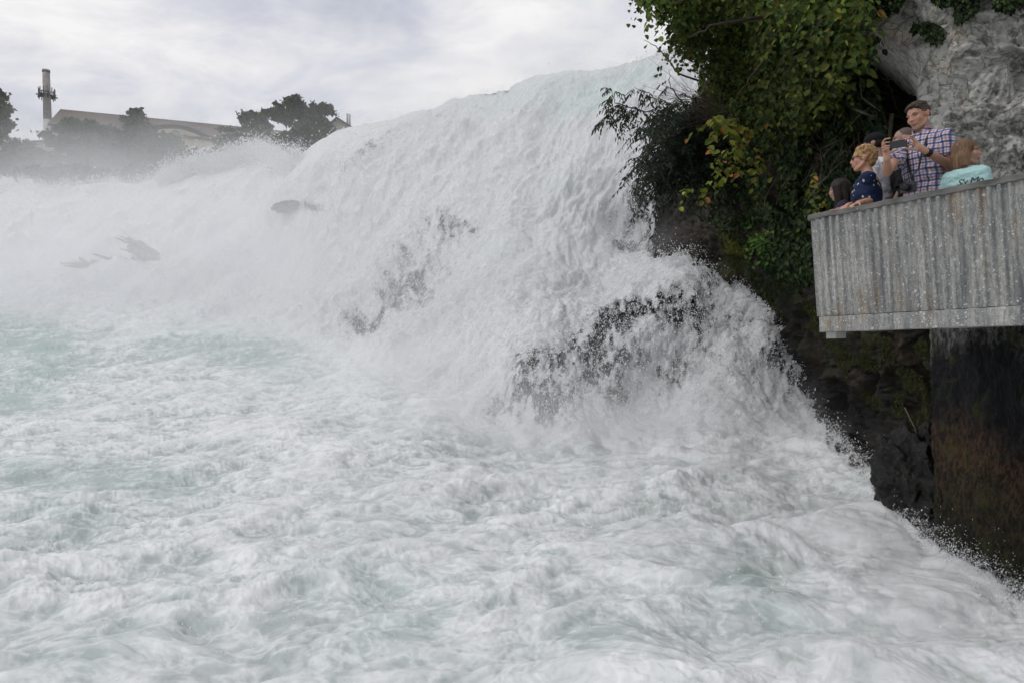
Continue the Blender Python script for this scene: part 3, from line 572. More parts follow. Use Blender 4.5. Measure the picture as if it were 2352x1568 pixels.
for i, (x0, x1, y) in enumerate(((74, 98, 327), (93, 118, 311), (108, 150, 286))):
    a = P(x0, y, 120)-sb; b2 = P(x1, y, 120)-sb; zt = a[2]; c = (a+b2)/2+np.array([0, 3+i*.5, 0]); c[2] = (zt-6)/2
    boxes('wall', [(c, X1, Y1, Zv, abs(b2[0]-a[0])/2, 3.0, (zt+6)/2)], m_conc, st)
    boxes('roof_slab', [(np.array([c[0], c[1], zt+.12]), X1, Y1, Zv, abs(b2[0]-a[0])/2+.2, 3.2, .12)], m_steel, st)
# small gabled house at the brink
ha = P(773, 268, 92); house = empty('small_house', tuple(ha-Zv*8)); tag(house, 'small house gable with a metal flue peeping over the brink beside the big tree', 'house'); off = ha-Zv*8
eg = np.array([.97, -.25, 0]); gn = np.array([-.25, -.97, 0]); hq = lambda u, o, z: ha+eg*u+gn*o+Zv*z-off
slabs('roof', [[hq(0,0,0), hq(0,-9,0), hq(2.4,-9,-1.7), hq(2.4,0,-1.7)], [hq(0,0,0), hq(0,-9,0), hq(-2.9,-9,-2.0), hq(-2.9,0,-2.0)]], .18, m_roof, house)
v, f = prism([hq(-2.3,-.35,-8), hq(2.1,-.35,-8), hq(2.1,-.35,-1.6), hq(0,-.35,-.2), hq(-2.3,-.35,-1.75)], -gn, 8.2); mesh('wall', v, f, simple('grey_render', (.33,.31,.27), .9, .1), house, smooth=False)
tubes('flue', [([hq(.55,-2,-.6), hq(.55,-2,1.0)], .14), ([hq(.9,-2,-.8), hq(.9,-2,.85)], .12)], m_conc, house, 8)
boxes('window', [(hq(0,-.3,-2.6), eg, gn, Zv, .5, .06, .55)], m_glass, house)

# ---- leaves
def leaf_tpl(kind):
    if kind == 'round': h = [(0,0),(.30,.08),(.48,.34),(.46,.62),(.26,.88),(0,1.06)]
    elif kind == 'lance': h = [(0,0),(.13,.2),(.17,.45),(.10,.78),(0,1.0)]
    else: h = [(0,0),(.34,.22),(.40,.52),(.22,.85),(0,1.0)]
    h = np.array(h); k_ = len(h); V_ = [(x, y, 0.22*abs(x)) for x, y in h]+[(-x, y, 0.22*abs(x)) for x, y in h[1:-1]]
    A_ = list(range(k_)); B_ = [0]+list(range(k_, 2*k_-2))+[k_-1]
    V_ = np.array(V_, float); V_[:, 2] -= 0.12*V_[:, 1]**2
    return V_, np.array([A_]), np.array([B_[::-1]])
TPL = {k_: leaf_tpl(k_) for k_ in ('round', 'lance', 'ivy')}
def leaves(name, pos, tip, nrm, size, col, mat, parent=None, kind='round', off=None):
    n = len(pos); tip = tip/(np.linalg.norm(tip, axis=1, keepdims=True)+1e-9); nrm = nrm-tip*(nrm*tip).sum(1, keepdims=True); nrm /= np.linalg.norm(nrm, axis=1, keepdims=True)+1e-9
    sd_ = np.cross(tip, nrm); V_, A_, B_ = TPL[kind]
    v = pos[:, None]+size[:, None, None]*(V_[None, :, 0:1]*rng.uniform(.62, 1.08, (n, 1, 1))*sd_[:, None]+V_[None, :, 1:2]*tip[:, None]+V_[None, :, 2:3]*nrm[:, None])
    k_ = len(V_); o_ = (np.arange(n)*k_)[:, None]
    v = v.reshape(-1, 3)
    if off is not None: v = v-off
    return mesh(name, v, [A_+o_, B_+o_], mat, parent, attrs={'col': np.repeat(col, k_, axis=0)}, smooth=False)
def palette(n, cols, wts, jit=0.2):
    cols = np.array(cols); i = rng.choice(len(cols), n, p=np.array(wts)/sum(wts)); return np.clip(cols[i]*np.exp(rng.normal(size=(n, 1))*jit), 0, 1)
m_leaf = vcolmat('leaf', 0.6, 0.25, 0.15)
def rdir(n): v = rng.normal(size=(n, 3)); return v/np.linalg.norm(v, axis=1, keepdims=True)
def tree(name, label, base, d, blobs_, cols, wts, lsize=0.5, nleaf=4000, group=None, kind='ivy', trunk=True, gap=0.05):
    bp_ = P(base[0], base[1], d); root = empty(name, tuple(bp_)); tag(root, label, 'tree' if 'tree' in name else 'bush', group)
    ar = np.array([b_[2]*b_[3] for b_ in blobs_], float); ar /= ar.sum(); PP = []
    for (px, py, rx, ry), a_ in zip(blobs_, ar):
        m_ = int(nleaf*a_*1.5); c = P(px, py, d); r3 = np.array([rx/F*d, (rx+ry)*.5/F*d, ry/F*d])
        nc = 26; cu = rdir(nc)*rng.uniform(.35, 1.0, (nc, 1)); cu += .12*rng.normal(size=cu.shape); k_ = rng.integers(0, nc, m_); sz_ = rng.uniform(.10, .20, nc)
        p_ = c+r3*(cu[k_]+rng.normal(size=(m_, 3))*sz_[k_][:, None]*np.array([1, 1, .75]))
        PP.append(p_[perlin(p_*(1.5/ (lsize*3))+px*.1) > -gap-0.1*rng.random(m_)])
    pp = np.concatenate(PP); tips = rdir(len(pp))+np.array([0, 0, -.4]); nn = rdir(len(pp))+np.array([0, -.3, .8])
    leaves('crown', pp, tips, nn, lsize*rng.uniform(.6, 1.3, len(pp)), palette(len(pp), cols, wts, .3), m_leaf, root, kind, bp_)
    ls = []
    for (px, py, rx, ry) in blobs_:
        c = P(px, py, d); r0 = .018*np.linalg.norm(c-bp_)+.08; mid_ = bp_+(c-bp_)*np.array([.35, .35, .6]); tt = np.linspace(0, 1, 7)[:, None]
        crv = (1-tt)**2*bp_+2*tt*(1-tt)*mid_+tt**2*c; ls.append((crv, np.linspace(r0, .06, 7)))
        for _ in range(7):
            e2 = c+rdir(1)[0]*np.array([rx, rx, ry])/F*d*.9; s0 = crv[rng.integers(3, 6)]; ls.append(([s0, (s0+e2)/2+rdir(1)[0]*.15, e2], [.08, .05, .02]))
    tubes('trunk', ls, m_bark, root, 6, bp_)
    return root
GC = [(0.050,0.068,0.026), (0.070,0.090,0.032), (0.10,0.11,0.040), (0.035,0.046,0.022)]
tree('broadleaf_tree', 'big spreading tree with open crown in front of the small gabled house', (700,330), 84, [(672,245,34,26),(700,262,34,24),(655,270,26,16),(632,262,24,14),(740,258,26,16),(748,248,16,10),(715,280,36,18),(680,238,22,18),(645,255,22,14)], GC, (3,3,2,3), .30, 19000, gap=.04)
tree('broadleaf_tree', 'small tree with light crown left of the big spreading tree', (588,335), 88, [(582,272,26,16),(600,286,22,14),(566,275,14,14),(588,300,26,14)], GC, (2,3,3,2), .45, 6500)
tree('conical_tree', 'conical dark tree rising above the middle of the long roof', (312,380), 92, [(311,262,14,12),(310,282,24,20),(318,310,38,26),(300,340,44,28)], GC, (4,3,1,4), .5, 9000)
tree('broadleaf_tree', 'pale misty tree cut off by the left picture edge', (-20,420), 90, [(-4,222,22,18),(-16,245,34,30),(-2,280,26,18),(-32,300,50,34),(-6,305,22,12)], GC, (3,3,2,2), .5, 9000)
tree('bush', 'round olive bush below the eaves of the small gabled house', (735,345), 80, [(735,292,28,18),(752,300,14,12),(715,300,30,18)], GC, (2,3,3,2), .38, 7000)
tree('bush', 'dense dark thicket at the brink under the big spreading tree', (690,400), 74, [(690,315,50,24),(680,345,44,26),(650,330,30,20),(710,330,40,22),(668,372,26,18)], GC, (4,2,1,4), .38, 13000)
tree('bush', 'hazy olive bush against the left end of the long roof', (160,400), 100, [(150,295,22,16),(175,285,16,12),(190,330,34,26),(160,330,44,26)], GC, (2,3,3,1), .5, 7000)
tree('bush', 'broad misty bush in front of the left arched gables', (240,420), 95, [(225,320,46,34),(260,335,44,34),(240,370,70,34),(285,375,60,30)], GC, (3,2,1,3), .5, 12000)
tree('bush', 'rounded bush between the second and third arched gables', (395,420), 90, [(398,330,26,18),(375,350,34,26),(345,345,34,30),(405,370,50,30)], GC, (3,3,1,3), .45, 10000)
tree('bush', 'dark bush left of the small light crowned tree', (540,400), 86, [(530,315,24,18),(555,325,34,22),(595,325,40,24),(620,330,30,20),(520,345,30,24)], GC, (3,3,2,2), .42, 11000)
tree('bush', 'low misty bush at the far left below the stepped building', (40,420), 98, [(45,335,30,18),(20,350,50,24),(80,355,40,20),(110,370,50,24),(0,380,70,30)], GC, (3,3,2,2), .5, 9000)
tree('bush', 'dark misty hedge in front of the right arched gable', (470,420), 88, [(460,368,50,24),(430,385,50,24),(500,380,40,24),(330,398,60,20),(150,400,90,20)], GC, (3,2,1,4), .45, 12000)
# ------------------------------------------------------------------ plants on the cliff
def inpoly(x, y, poly):
    poly = np.array(poly, float); r = np.zeros(len(x), bool); j = len(poly)-1
    for i in range(len(poly)):
        c = ((poly[i, 1] > y) != (poly[j, 1] > y)) & (x < (poly[j, 0]-poly[i, 0])*(y-poly[i, 1])/(poly[j, 1]-poly[i, 1]+1e-9)+poly[i, 0]); r ^= c; j = i
    return r
def scatter(poly, n, thr=None, sc=0.02):
    poly_ = np.array(poly); x = rng.uniform(poly_[:, 0].min(), poly_[:, 0].max(), n*3); y = rng.uniform(poly_[:, 1].min(), poly_[:, 1].max(), n*3)
    m_ = inpoly(x, y, poly)
    if thr is not None: m_ &= perlin(np.stack([x*sc, y*sc, x*0+3], -1)) > thr-0.15*rng.random(len(x))
    return x[m_][:n], y[m_][:n]
def sprays(root, off, poly, dmin, nsp, nl, size, length, cols, wts, kind='round', name='crown', twig=True, out_=(-.35, -.8, -.2), droop=.9, thr=None, depthvar=1.6, mat=None, jit=.25, hue=None):
    """drooping twigs, each carrying two rows of leaves"""
    x, y = scatter(poly, nsp, thr); n = len(x); d0 = dmin(x, y)-rng.random(n)**1.5*depthvar
    s0 = P(x, y, d0); dr = np.array(out_)+rng.normal(size=(n, 3))*.45; dr /= np.linalg.norm(dr, axis=1, keepdims=True)
    ln = length*rng.uniform(.6, 1.3, n); tt = np.linspace(0.1, 1, nl)
    pts_ = s0[:, None]+dr[:, None]*ln[:, None, None]*tt[None, :, None]; pts_[..., 2] -= droop*(tt**2)[None]*ln[:, None]
    tan = np.gradient(pts_, axis=1); tan /= np.linalg.norm(tan, axis=2, keepdims=True); side = np.cross(tan, np.array([0, 0, 1.0])); side /= np.linalg.norm(side, axis=2, keepdims=True)+1e-9
    sg = np.where(np.arange(nl) % 2, 1, -1)[None, :, None]; tip = side*sg*.9+tan*.5+np.array([0, 0, -.55])+rng.normal(size=pts_.shape)*.22
    nrm = np.array([-.25, -.75, .75])+rng.normal(size=pts_.shape)*.38
    m_ = n*nl; c = palette(m_, cols, wts, jit)*np.exp(np.repeat(rng.normal(size=(n, 1))*.22, nl, 0))
    if hue is not None: c = hue(c, np.repeat(x, nl), np.repeat(y, nl))
    o = leaves(name, pts_.reshape(-1, 3), tip.reshape(-1, 3), nrm.reshape(-1, 3), size*rng.uniform(.55, 1.2, m_), c, mat or m_leaf, root, kind, off)
    if twig and n >= 60:
        k_ = min(n, 400); tubes('twig', [(pts_[i], [.006, *([.005]*(nl-2)), .002]) for i in range(0, n, max(1, n//k_))], m_bark, root, 4, off)
    return o
def plant(name, label, px, py, d, cat='shrub'):
    b_ = P(px, py, d); r = empty(name, tuple(b_)); tag(r, label, cat); return r, b_
YG = [(0.046,0.076,0.015), (0.080,0.105,0.018), (0.024,0.042,0.010), (0.13,0.13,0.02), (0.16,0.075,0.025)]
def limbs(root, off, lst, name='branch'):
    ls = []
    for pts_, r0, r1 in lst:
        w_ = np.array([P(*p) for p in pts_]); t_ = np.linspace(0, len(w_)-1, 4*len(w_)); cr_ = np.stack([np.interp(t_, range(len(w_)), w_[:, i]) for i in range(3)], -1)+rng.normal(size=(len(t_), 3))*.015
        ls.append((cr_, np.linspace(r0, r1, len(t_))))
    tubes(name, ls, m_bark, root, 6, off)
# A round-leaved shrub
r_, o_ = plant('round_leaved_shrub', 'large round-leaved green shrub overhanging the top of the cliff with a few orange leaves', 1950, -40, 12.0)
pA_ = [(1480,-170),(1478,-10),(1530,10),(1545,50),(1555,85),(1550,105),(1600,130),(1612,175),(1640,215),(1690,262),(1760,262),(1850,250),(1890,215),(1900,170),(1935,130),(1990,95),(1960,40),(1950,-170)]
dA_ = lambda x, y: cd(np.clip(x, 1640, 2100), y)-1.4-1.2*sstep(250, 0, y)-2.6*sstep(1700, 1500, x)
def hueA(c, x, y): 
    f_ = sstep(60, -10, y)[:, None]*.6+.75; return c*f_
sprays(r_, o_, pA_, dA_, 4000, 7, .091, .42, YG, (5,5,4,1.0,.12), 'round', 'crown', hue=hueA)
limbs(r_, o_, [([(1950,-40,12.2),(1850,20,11.2),(1740,40,10.8),(1640,60,10.6),(1580,90,10.8)], .05, .008), ([(1950,-40,12.2),(1800,-60,11),(1650,-20,10.6),(1540,10,10.8)], .05, .008), ([(1900,-40,12),(1800,90,11),(1720,180,10.9),(1680,240,11)], .035, .006), ([(1950,-40,12),(1900,80,11),(1880,180,10.8)], .03, .005)])
# B ivy and creepers on the rock
m_ivy = vcolmat('ivy_leaf', 0.55, 0.15, 0.2)
DK = [(0.014,0.028,0.010), (0.022,0.040,0.014), (0.035,0.058,0.016), (0.010,0.018,0.008), (0.06,0.085,0.02)]
def ivy(poly, n, size, cols, wts, thr=None, off=.5, label='', kind='ivy', spread=.5, sc=.02, base=None):
    x, y = scatter(poly, n, thr, sc); d0 = (base or cd)(x, y)-off-rng.random(len(x))**2*spread; p_ = P(x, y, d0)
    tip = np.array([-.15, -.25, -1.0])+rng.normal(size=p_.shape)*.5; nr_ = np.array([-.4, -.75, .45])+rng.normal(size=p_.shape)*.45
    return p_, tip, nr_, size*rng.uniform(.5, 1.3, len(x)), palette(len(x), cols, wts, .3), kind
def ivy_obj(name, label, packs, kindtag='stuff', cat=None):
    o = leaves(name, *[np.concatenate([p_[i] for p_ in packs]) for i in range(5)], m_ivy, None, packs[0][5]); tag(o, label, cat, kind=kindtag); return o
wall_poly = [(1560,330),(1640,200),(1760,200),(1950,80),(2000,110),(2040,330),(1990,400),(1900,480),(1880,560),(1880,660),(1780,640),(1700,560),(1640,520),(1560,470)]
ivy_obj('ivy', 'dark green ivy and creepers covering the cliff wall', [ivy(wall_poly, 16000, .085, DK, (5,5,3,4,.5), thr=-.10), ivy([(1740,480),(1880,470),(1880,640),(1800,620),(1740,560)], 2200, .11, DK, (3,5,5,2,1), thr=-.2, off=.7),
  ivy([(1640,250),(1830,240),(1830,480),(1700,520),(1640,420)], 5000, .095, DK, (3,5,5,2,1.2), thr=-.15, off=1.0), ivy([(1640,330),(1830,330),(1850,760),(1720,640)], 2600, .07, DK, (3,4,2,4,.3), thr=.0, off=.35)])
ivy_obj('ivy', 'ivy tufts growing over the top of the limestone overhang', [ivy([(1960,-60),(2120,-60),(2060,20),(2000,40)], 900, .07, DK, (3,4,4,2,1), base=ld, off=.12, spread=.3), ivy([(2110,-80),(2270,-80),(2240,30),(2190,60),(2150,40)], 2000, .05, DK, (3,4,3,2,1), thr=-.1, base=ld, off=.08, spread=.25),
  ivy([(2240,-80),(2352,-80),(2352,36),(2290,20)], 900, .05, DK, (3,4,4,2,1.5), thr=-.05, base=ld, off=.08, spread=.2), ivy([(2100,40),(2165,60),(2175,95),(2130,110),(2090,70)], 500, .04, DK, (3,4,3,2,1), thr=.05, base=ld, off=.05, spread=.12)])
# moss mats hanging on the lower rock
MS = [(0.040,0.050,0.010), (0.060,0.065,0.012), (0.022,0.030,0.008), (0.05,0.04,0.015)]
ivy_obj('moss', 'olive moss and hanging grass on the wet cliff foot', [ivy([(1640,520),(1700,530),(1780,600),(1860,640),(1880,760),(1800,740),(1720,640),(1660,600)], 9000, .06, MS, (3,2,4,2), thr=-.05, off=.3, spread=.25, kind='lance'), ivy([(1880,770),(2130,770),(2130,1000),(2060,980),(1960,900)], 5000, .045, MS, (2,1,5,2), thr=.10, off=.28, spread=.15, kind='lance'),
  ivy([(1655,520),(1720,530),(1730,590),(1670,580)], 2500, .07, [(0.10,.10,.015),(.07,.08,.012)], (1,1), thr=-.1, off=.42, spread=.25, kind='lance')])
# C ash branches leaning out over the fall
r_, o_ = plant('ash_tree', 'slender ash branches leaning out from the cliff over the white water', 1640, 330, 17.5, 'tree')
ash_cols = [(0.030,0.042,0.022), (0.045,0.058,0.028), (0.022,0.030,0.018), (0.070,0.078,0.040)]
twigs = [[(1640,330,17.5),(1560,280,16.6),(1500,260,16.2),(1440,245,16),(1400,262,16)], [(1560,280,16.6),(1520,240,16.3),(1490,215,16.2),(1455,200,16.1)], [(1440,245,16),(1410,235,15.9),(1402,200,15.9)], [(1620,330,17.3),(1540,320,16.6),(1500,330,16.4),(1480,370,16.3)], [(1500,260,16.2),(1470,300,16.1),(1478,320,16)],
 [(1640,300,17.4),(1580,250,16.6),(1540,200,16.4),(1535,160,16.3)], [(1640,200,16.8),(1560,170,16.4),(1520,120,16.2),(1482,90,16.1)], [(1600,340,17),(1550,360,16.6),(1520,400,16.5)], [(1400,262,16),(1385,280,15.9)], [(1440,245,16),(1430,280,15.9)], [(1560,280,16.6),(1510,300,16.3),(1490,290,16.2)]]
limbs(r_, o_, [(t_, .028 if i in (0, 3, 5, 6) else .014, .005) for i, t_ in enumerate(twigs)])
PL, TP, NR = [], [], []
for i, t_ in enumerate(twigs):
    w_ = np.array([P(*p) for p in t_]); n_sp = (30, 16, 14, 26, 14, 10, 0, 22, 10, 14, 18)[i]
    for _ in range(n_sp):
        u = rng.uniform(.25 if i in (0, 3) else .1, 1)*(len(w_)-1); k_ = min(int(u), len(w_)-2); a = w_[k_]+(w_[k_+1]-w_[k_])*(u-k_)
        dr = rng.normal(size=3)*np.array([1, .6, .5])+np.array([-.2, -.3, -.15]); dr /= np.linalg.norm(dr); ln = rng.uniform(.25, .42)
        for s in range(9):
            f_ = .25+.75*(s//2)/4; p_ = a+dr*ln*f_; p_ = p_+np.array([0, 0, -.35*ln*f_**2]); sd_ = np.cross(dr, [0, 0, 1.]); sg = 1 if s % 2 else -1
            if s == 8: sg = 0
            PL.append(p_); TP.append(sd_*sg+dr*.45+np.array([0, 0, -.75])+rng.normal(size=3)*.15); NR.append(np.array([-.2, -.7, .6])+rng.normal(size=3)*.35)
n = len(PL); leaves('foliage', np.array(PL), np.array(TP), np.array(NR), .125*rng.uniform(.7, 1.2, n), palette(n, ash_cols, (3,3,3,1.2)), m_leaf, r_, 'lance', o_)
# D dark fine-leaved shrub
r_, o_ = plant('dark_shrub', 'dense dark bluish green shrub with narrow drooping leaves low on the cliff', 1660, 400, 18.6)
dD = lambda x, y: 17.4-1.4*sstep(1650, 1500, x)+0*y
BL = [(0.020,0.034,0.022), (0.030,0.046,0.028), (0.014,0.022,0.015), (0.042,0.056,0.034)]
sprays(r_, o_, [(1500,290),(1560,230),(1640,250),(1720,280),(1720,400),(1640,440),(1560,430),(1500,420),(1470,380),(1530,340)], dD, 900, 12, .13, .8, BL, (4,4,4,1.5), 'lance', 'crown', droop=.6, depthvar=1.4, out_=(-.6,-.6,.15))
limbs(r_, o_, [([(1660,400,18.6),(1610,340,17.2),(1560,290,16.6)], .03, .008), ([(1660,400,18.6),(1600,390,17.2),(1540,370,16.6)], .03, .008), ([(1660,400,18.6),(1660,330,17.2),(1680,290,16.6)], .03, .008)])
r_, o_ = plant('dry_brush', 'tangle of bare brown twigs between the round-leaved shrub and the dark shrub', 1640, 260, 17)
ls = []
for _ in range(170):
    a = P(rng.uniform(1590, 1680), rng.uniform(225, 290), rng.uniform(15.2, 16.6)); dr = np.array([-.8, -.3, .1])+rng.normal(size=3)*.6; b2 = a+dr*rng.uniform(.3, .9); ls.append(([a, (a+b2)/2+rng.normal(size=3)*.05, b2-Zv*.12], [.007, .005, .002]))
tubes('twig', ls, simple('dead_twig', (.10,.07,.05), .9, .3), r_, 4, o_)
# E yellow-green vine leaves
YV = [(0.13,0.15,0.02), (0.09,0.12,0.02), (0.19,0.18,0.035), (0.09,0.12,0.02), (0.30,0.14,0.04)]
for lab, px, py, d, poly, ns_, sz in (('vine with large yellow green leaves below the round-leaved shrub', 1700, 285, 12.0, [(1630,268),(1690,262),(1700,300),(1650,300)], 16, .15),
   ('vine of yellowing leaves hanging down the middle of the dark cliff', 1740, 330, 13.6, [(1655,318),(1720,310),(1750,345),(1740,420),(1690,400),(1640,420),(1625,385)], 30, .13),
   ('lime green leafy shoot on the cliff above the black cap', 1905, 225, 11.0, [(1885,205),(1935,205),(1935,240),(1905,255)], 14, .10),
   ('yellow green shoot dangling in front of the dark cliff foot', 1600, 430, 14.5, [(1570,425),(1620,405),(1640,440),(1585,465)], 5, .13),
   ('small bright green bramble left of the corrugated panel', 1760, 560, 12.3, [(1700,530),(1790,520),(1800,600),(1760,590)], 22, .08),
   ('yellowish leafy tuft beside the head of the dark haired girl', 1880, 460, 11.0, [(1865,380),(1895,400),(1900,480),(1870,490)], 10, .09),
   ('orange and yellow leaves at the left tip of the limestone overhang', 1985, 5, 9.0, [(1930,-10),(2010,-20),(2010,25),(1940,60)], 10, .11)):
    r_, o_ = plant('vine' if 'vine' in lab else 'leafy_shoot', lab, px, py, d)
    w_ = (1,1,1,1,.3) if 'orange' not in lab else (1,1,3,.5,3)
    sprays(r_, o_, poly, lambda x, y, d=d: d+0*x, ns_, 5, sz, .38, YV if 'bramble' not in lab else [(.06,.12,.02),(.04,.08,.015)]*2+[(.05,.1,.02)], w_, 'ivy', 'foliage', depthvar=.5, droop=.5)
# hanging dead vines and roots on the rock
ls = []
for _ in range(230):
    x = rng.uniform(1780, 2040); y = rng.uniform(150, 400); d0 = float(cd(x, y))-rng.uniform(.35, .75); a = P(x, y, d0); m_ = rng.integers(4, 8); pts_ = [a]; dr = np.array([rng.normal()*.5, -.05, -1])
    for _k in range(m_): dr = dr+rng.normal(size=3)*.35*np.array([1, .3, .6]); pts_.append(pts_[-1]+dr/np.linalg.norm(dr)*rng.uniform(.06, .17))
    ls.append((pts_, rng.uniform(.003, .009)))
m_vine = simple('dry_vine', (.12,.10,.075), .9, .3)
tag(tubes('dead_vines', ls, m_vine, None, 4), 'dry vines and roots hanging down the cliff wall', kind='stuff')
ls = [([P(*p) for p in pts_], r) for pts_, r in (([(2028,330,10),(2036,290,9.9),(2030,270,9.9),(1990,262,10),(1960,250,10.1)], .022), ([(2048,262,9.8),(2046,290,9.8),(2042,330,9.8)], .03), ([(2030,262,9.8),(1980,225,10.0),(1975,180,10.1),(1972,160,10.1)], .012))]
tag(tubes('bare_root', ls, m_vine, None, 6), 'thick bare root running down the rock behind the black cap', 'root')
ls = [([P(*p) for p in pts_], .008) for pts_ in ([(2078,935,9.6),(2090,960,9.5),(2103,985,9.4),(2106,1012,9.4)],)]
tag(tubes('stick', ls, m_vine, None, 6), 'bent bare stick standing on the ledge beside the pillar', 'stick')
# driftwood caught in the left of the fall
c0_ = P(300, 585, 43); r_ = empty('driftwood', tuple(c0_)); tag(r_, 'grey driftwood jam with splayed branches in the mist at the left of the fall', 'driftwood')
dl = lambda x, y: float(wd(x, y))-1.0
ls = []
for cx_, cy_, sx_, sy_, n_, r0, ln, an in ((328,576,17,11,30,.19,1.5,-32), (300,556,12,8,9,.09,1.3,-35), (212,611,34,5,26,.17,1.8,-4), (272,600,28,6,14,.14,1.8,-12)):
    for _ in range(n_):
        x, y = cx_+rng.normal()*sx_*.6, cy_+rng.normal()*sy_*.6; c = P(x, y, dl(300, 590)+rng.normal()*.5); a_ = math.radians(-an+rng.normal()*10)
        dr = np.array([math.cos(a_)*-1, rng.normal()*.4, math.sin(a_)])*ln*rng.uniform(.25, .6); t_ = np.linspace(-1, 1, 7)[:, None]; r_0 = r0*rng.uniform(.4, 1.3)
        ls.append((c+dr*t_+rng.normal(size=(7, 3))*.05, np.linspace(r_0, r_0*.45, 7)))
tubes('logs', ls, simple('driftwood_wood', (.17,.16,.15), .9, .3, 1.5), r_, 8, c0_)
# ------------------------------------------------------------------ viewing platform
RZ = float(P(1865, 495, 6.53)[2]); pL = Pz(1865, 495, RZ); pR = Pz(2352, 400, RZ)
e1 = (pR-pL)/np.linalg.norm(pR-pL); g1 = np.array([-e1[1], e1[0], 0]); g1 = g1 if g1[1] > 0 else -g1     # g1 points away from the viewer
FZ = float(P(1885, 728, 6.53)[2]); SZ = float(P(1892, 763, 6.53)[2]); LW = 4.6
plat = empty('viewing_platform', tuple(pL+np.array([0, 0, FZ-RZ]))); tag(plat, 'grey viewing platform with a corrugated parapet and weathered rail jutting out from the cliff', 'platform'); po = pL+np.array([0, 0, FZ-RZ])
def pp_(u, o, z): return pL+e1*u+g1*o+np.array([0, 0, z-RZ])-po
def lichen_mat(name, wood=False):
    m, t = newmat(name); out = N(t, 'ShaderNodeOutputMaterial'); b = N(t, 'ShaderNodeBsdfPrincipled', Roughness=.8); u = attr(t, 'uvw', True)
    streak = noise(t, vmul(t, u, (1, 1, .10)), 9, 6, .65, .2); c = ramp(t, streak, [(.34, (.10, .105, .11)), (.45, (.22, .222, .218)), (.55, (.31, .308, .29)), (.68, (.44, .43, .41))])
    fine = noise(t, vmul(t, u, (1, 1, .35)), 60, 5, .7); c = mixc(t, ramp(t, fine, [(.40, .55), (.55, 0.0)]), c, (.085, .088, .09))
    rust = mth(t, 'MULTIPLY', ramp(t, noise(t, vmul(t, u, (1, 1, .22)), 4.5, 5, .6), [(.57, 0.0), (.67, 1.0)]), ramp(t, noise(t, u, 30, 4, .7), [(.4, .25), (.6, .8)]))
    c = mixc(t, rust, c, (.21, .135, .065))
    for sc, th in ((26, .20), (60, .24), (11, .13)):
        v_ = N(t, 'ShaderNodeTexVoronoi', Scale=float(sc)); v_.inputs['Randomness'].default_value = 1.0; L(t, u, v_.inputs['Vector'])
        keep = ramp(t, noise(t, u, sc*.22, 3, .6), [(.44, 0.0), (.54, 1.0)]); L(t, v_.outputs['Distance'], (mr := N(t, 'ShaderNodeMath', operation='LESS_THAN', i1=th)).inputs[0])
        c = mixc(t, mth(t, 'MULTIPLY', mth(t, 'MULTIPLY', mr.outputs[0], keep), .75), c, (.52, .53, .53))
    L(t, c, b.inputs['Base Color']); bp = N(t, 'ShaderNodeBump', Strength=.5, Distance=.006); L(t, fine, bp.inputs['Height']); L(t, bp.outputs[0], b.inputs['Normal']); L(t, b.outputs[0], out.inputs[0]); return m
m_cor = lichen_mat('weathered_sheet')
nu = 900; us = np.linspace(.03, LW, nu); ph = us*2*math.pi/.072; prof = .012*np.tanh(1.8*np.sin(ph+.5*np.sin(us*3)))*(.7+.5*np.sin(us*7)**2)
zs = np.linspace(RZ-.05, FZ+.004, 24); lean = .035*(zs-FZ)
Vp = np.array([[pp_(u-l_*.6, -o_-l_+.0, z) for u, o_ in zip(us, prof)] for z, l_ in zip(zs, lean)])
uvw = np.stack([np.repeat(us[None], len(zs), 0), np.repeat(prof[None], len(zs), 0), np.repeat(zs[:, None], nu, 1)], -1)
Vb2 = Vp+g1*.03
V2 = np.concatenate([Vp.reshape(-1, 3), Vb2.reshape(-1, 3)]); gf = grid_faces(len(zs), nu); k_ = len(zs)*nu
endf = np.array([[i*nu, i*nu+k_, (i+1)*nu+k_, (i+1)*nu] for i in range(len(zs)-1)])
mesh('corrugated_panel', V2, [np.concatenate([gf, gf[:, ::-1]+k_, endf])], m_cor, plat, {'uvw': np.concatenate([uvw.reshape(-1, 3)]*2)})
# left return panel along the side of the platform
us2 = np.linspace(.0, 2.0, 260); pr2 = .012*np.tanh(1.8*np.sin(us2*2*math.pi/.072))
V3 = np.array([[pp_(.035+o_, u, z) for u, o_ in zip(us2, pr2)] for z in (RZ-.05, FZ+.004)]); uv3 = np.stack([np.repeat(us2[None]+9, 2, 0), np.repeat(pr2[None], 2, 0), np.array([[RZ]*260, [FZ]*260])], -1)
V3 = np.concatenate([V3.reshape(-1, 3), V3.reshape(-1, 3)+e1*.02]); mesh('side_panel', V3, [np.concatenate([grid_faces(2, 260), grid_faces(2, 260)+520])], m_cor, plat, {'uvw': np.concatenate([uv3.reshape(-1, 3)]*2)})
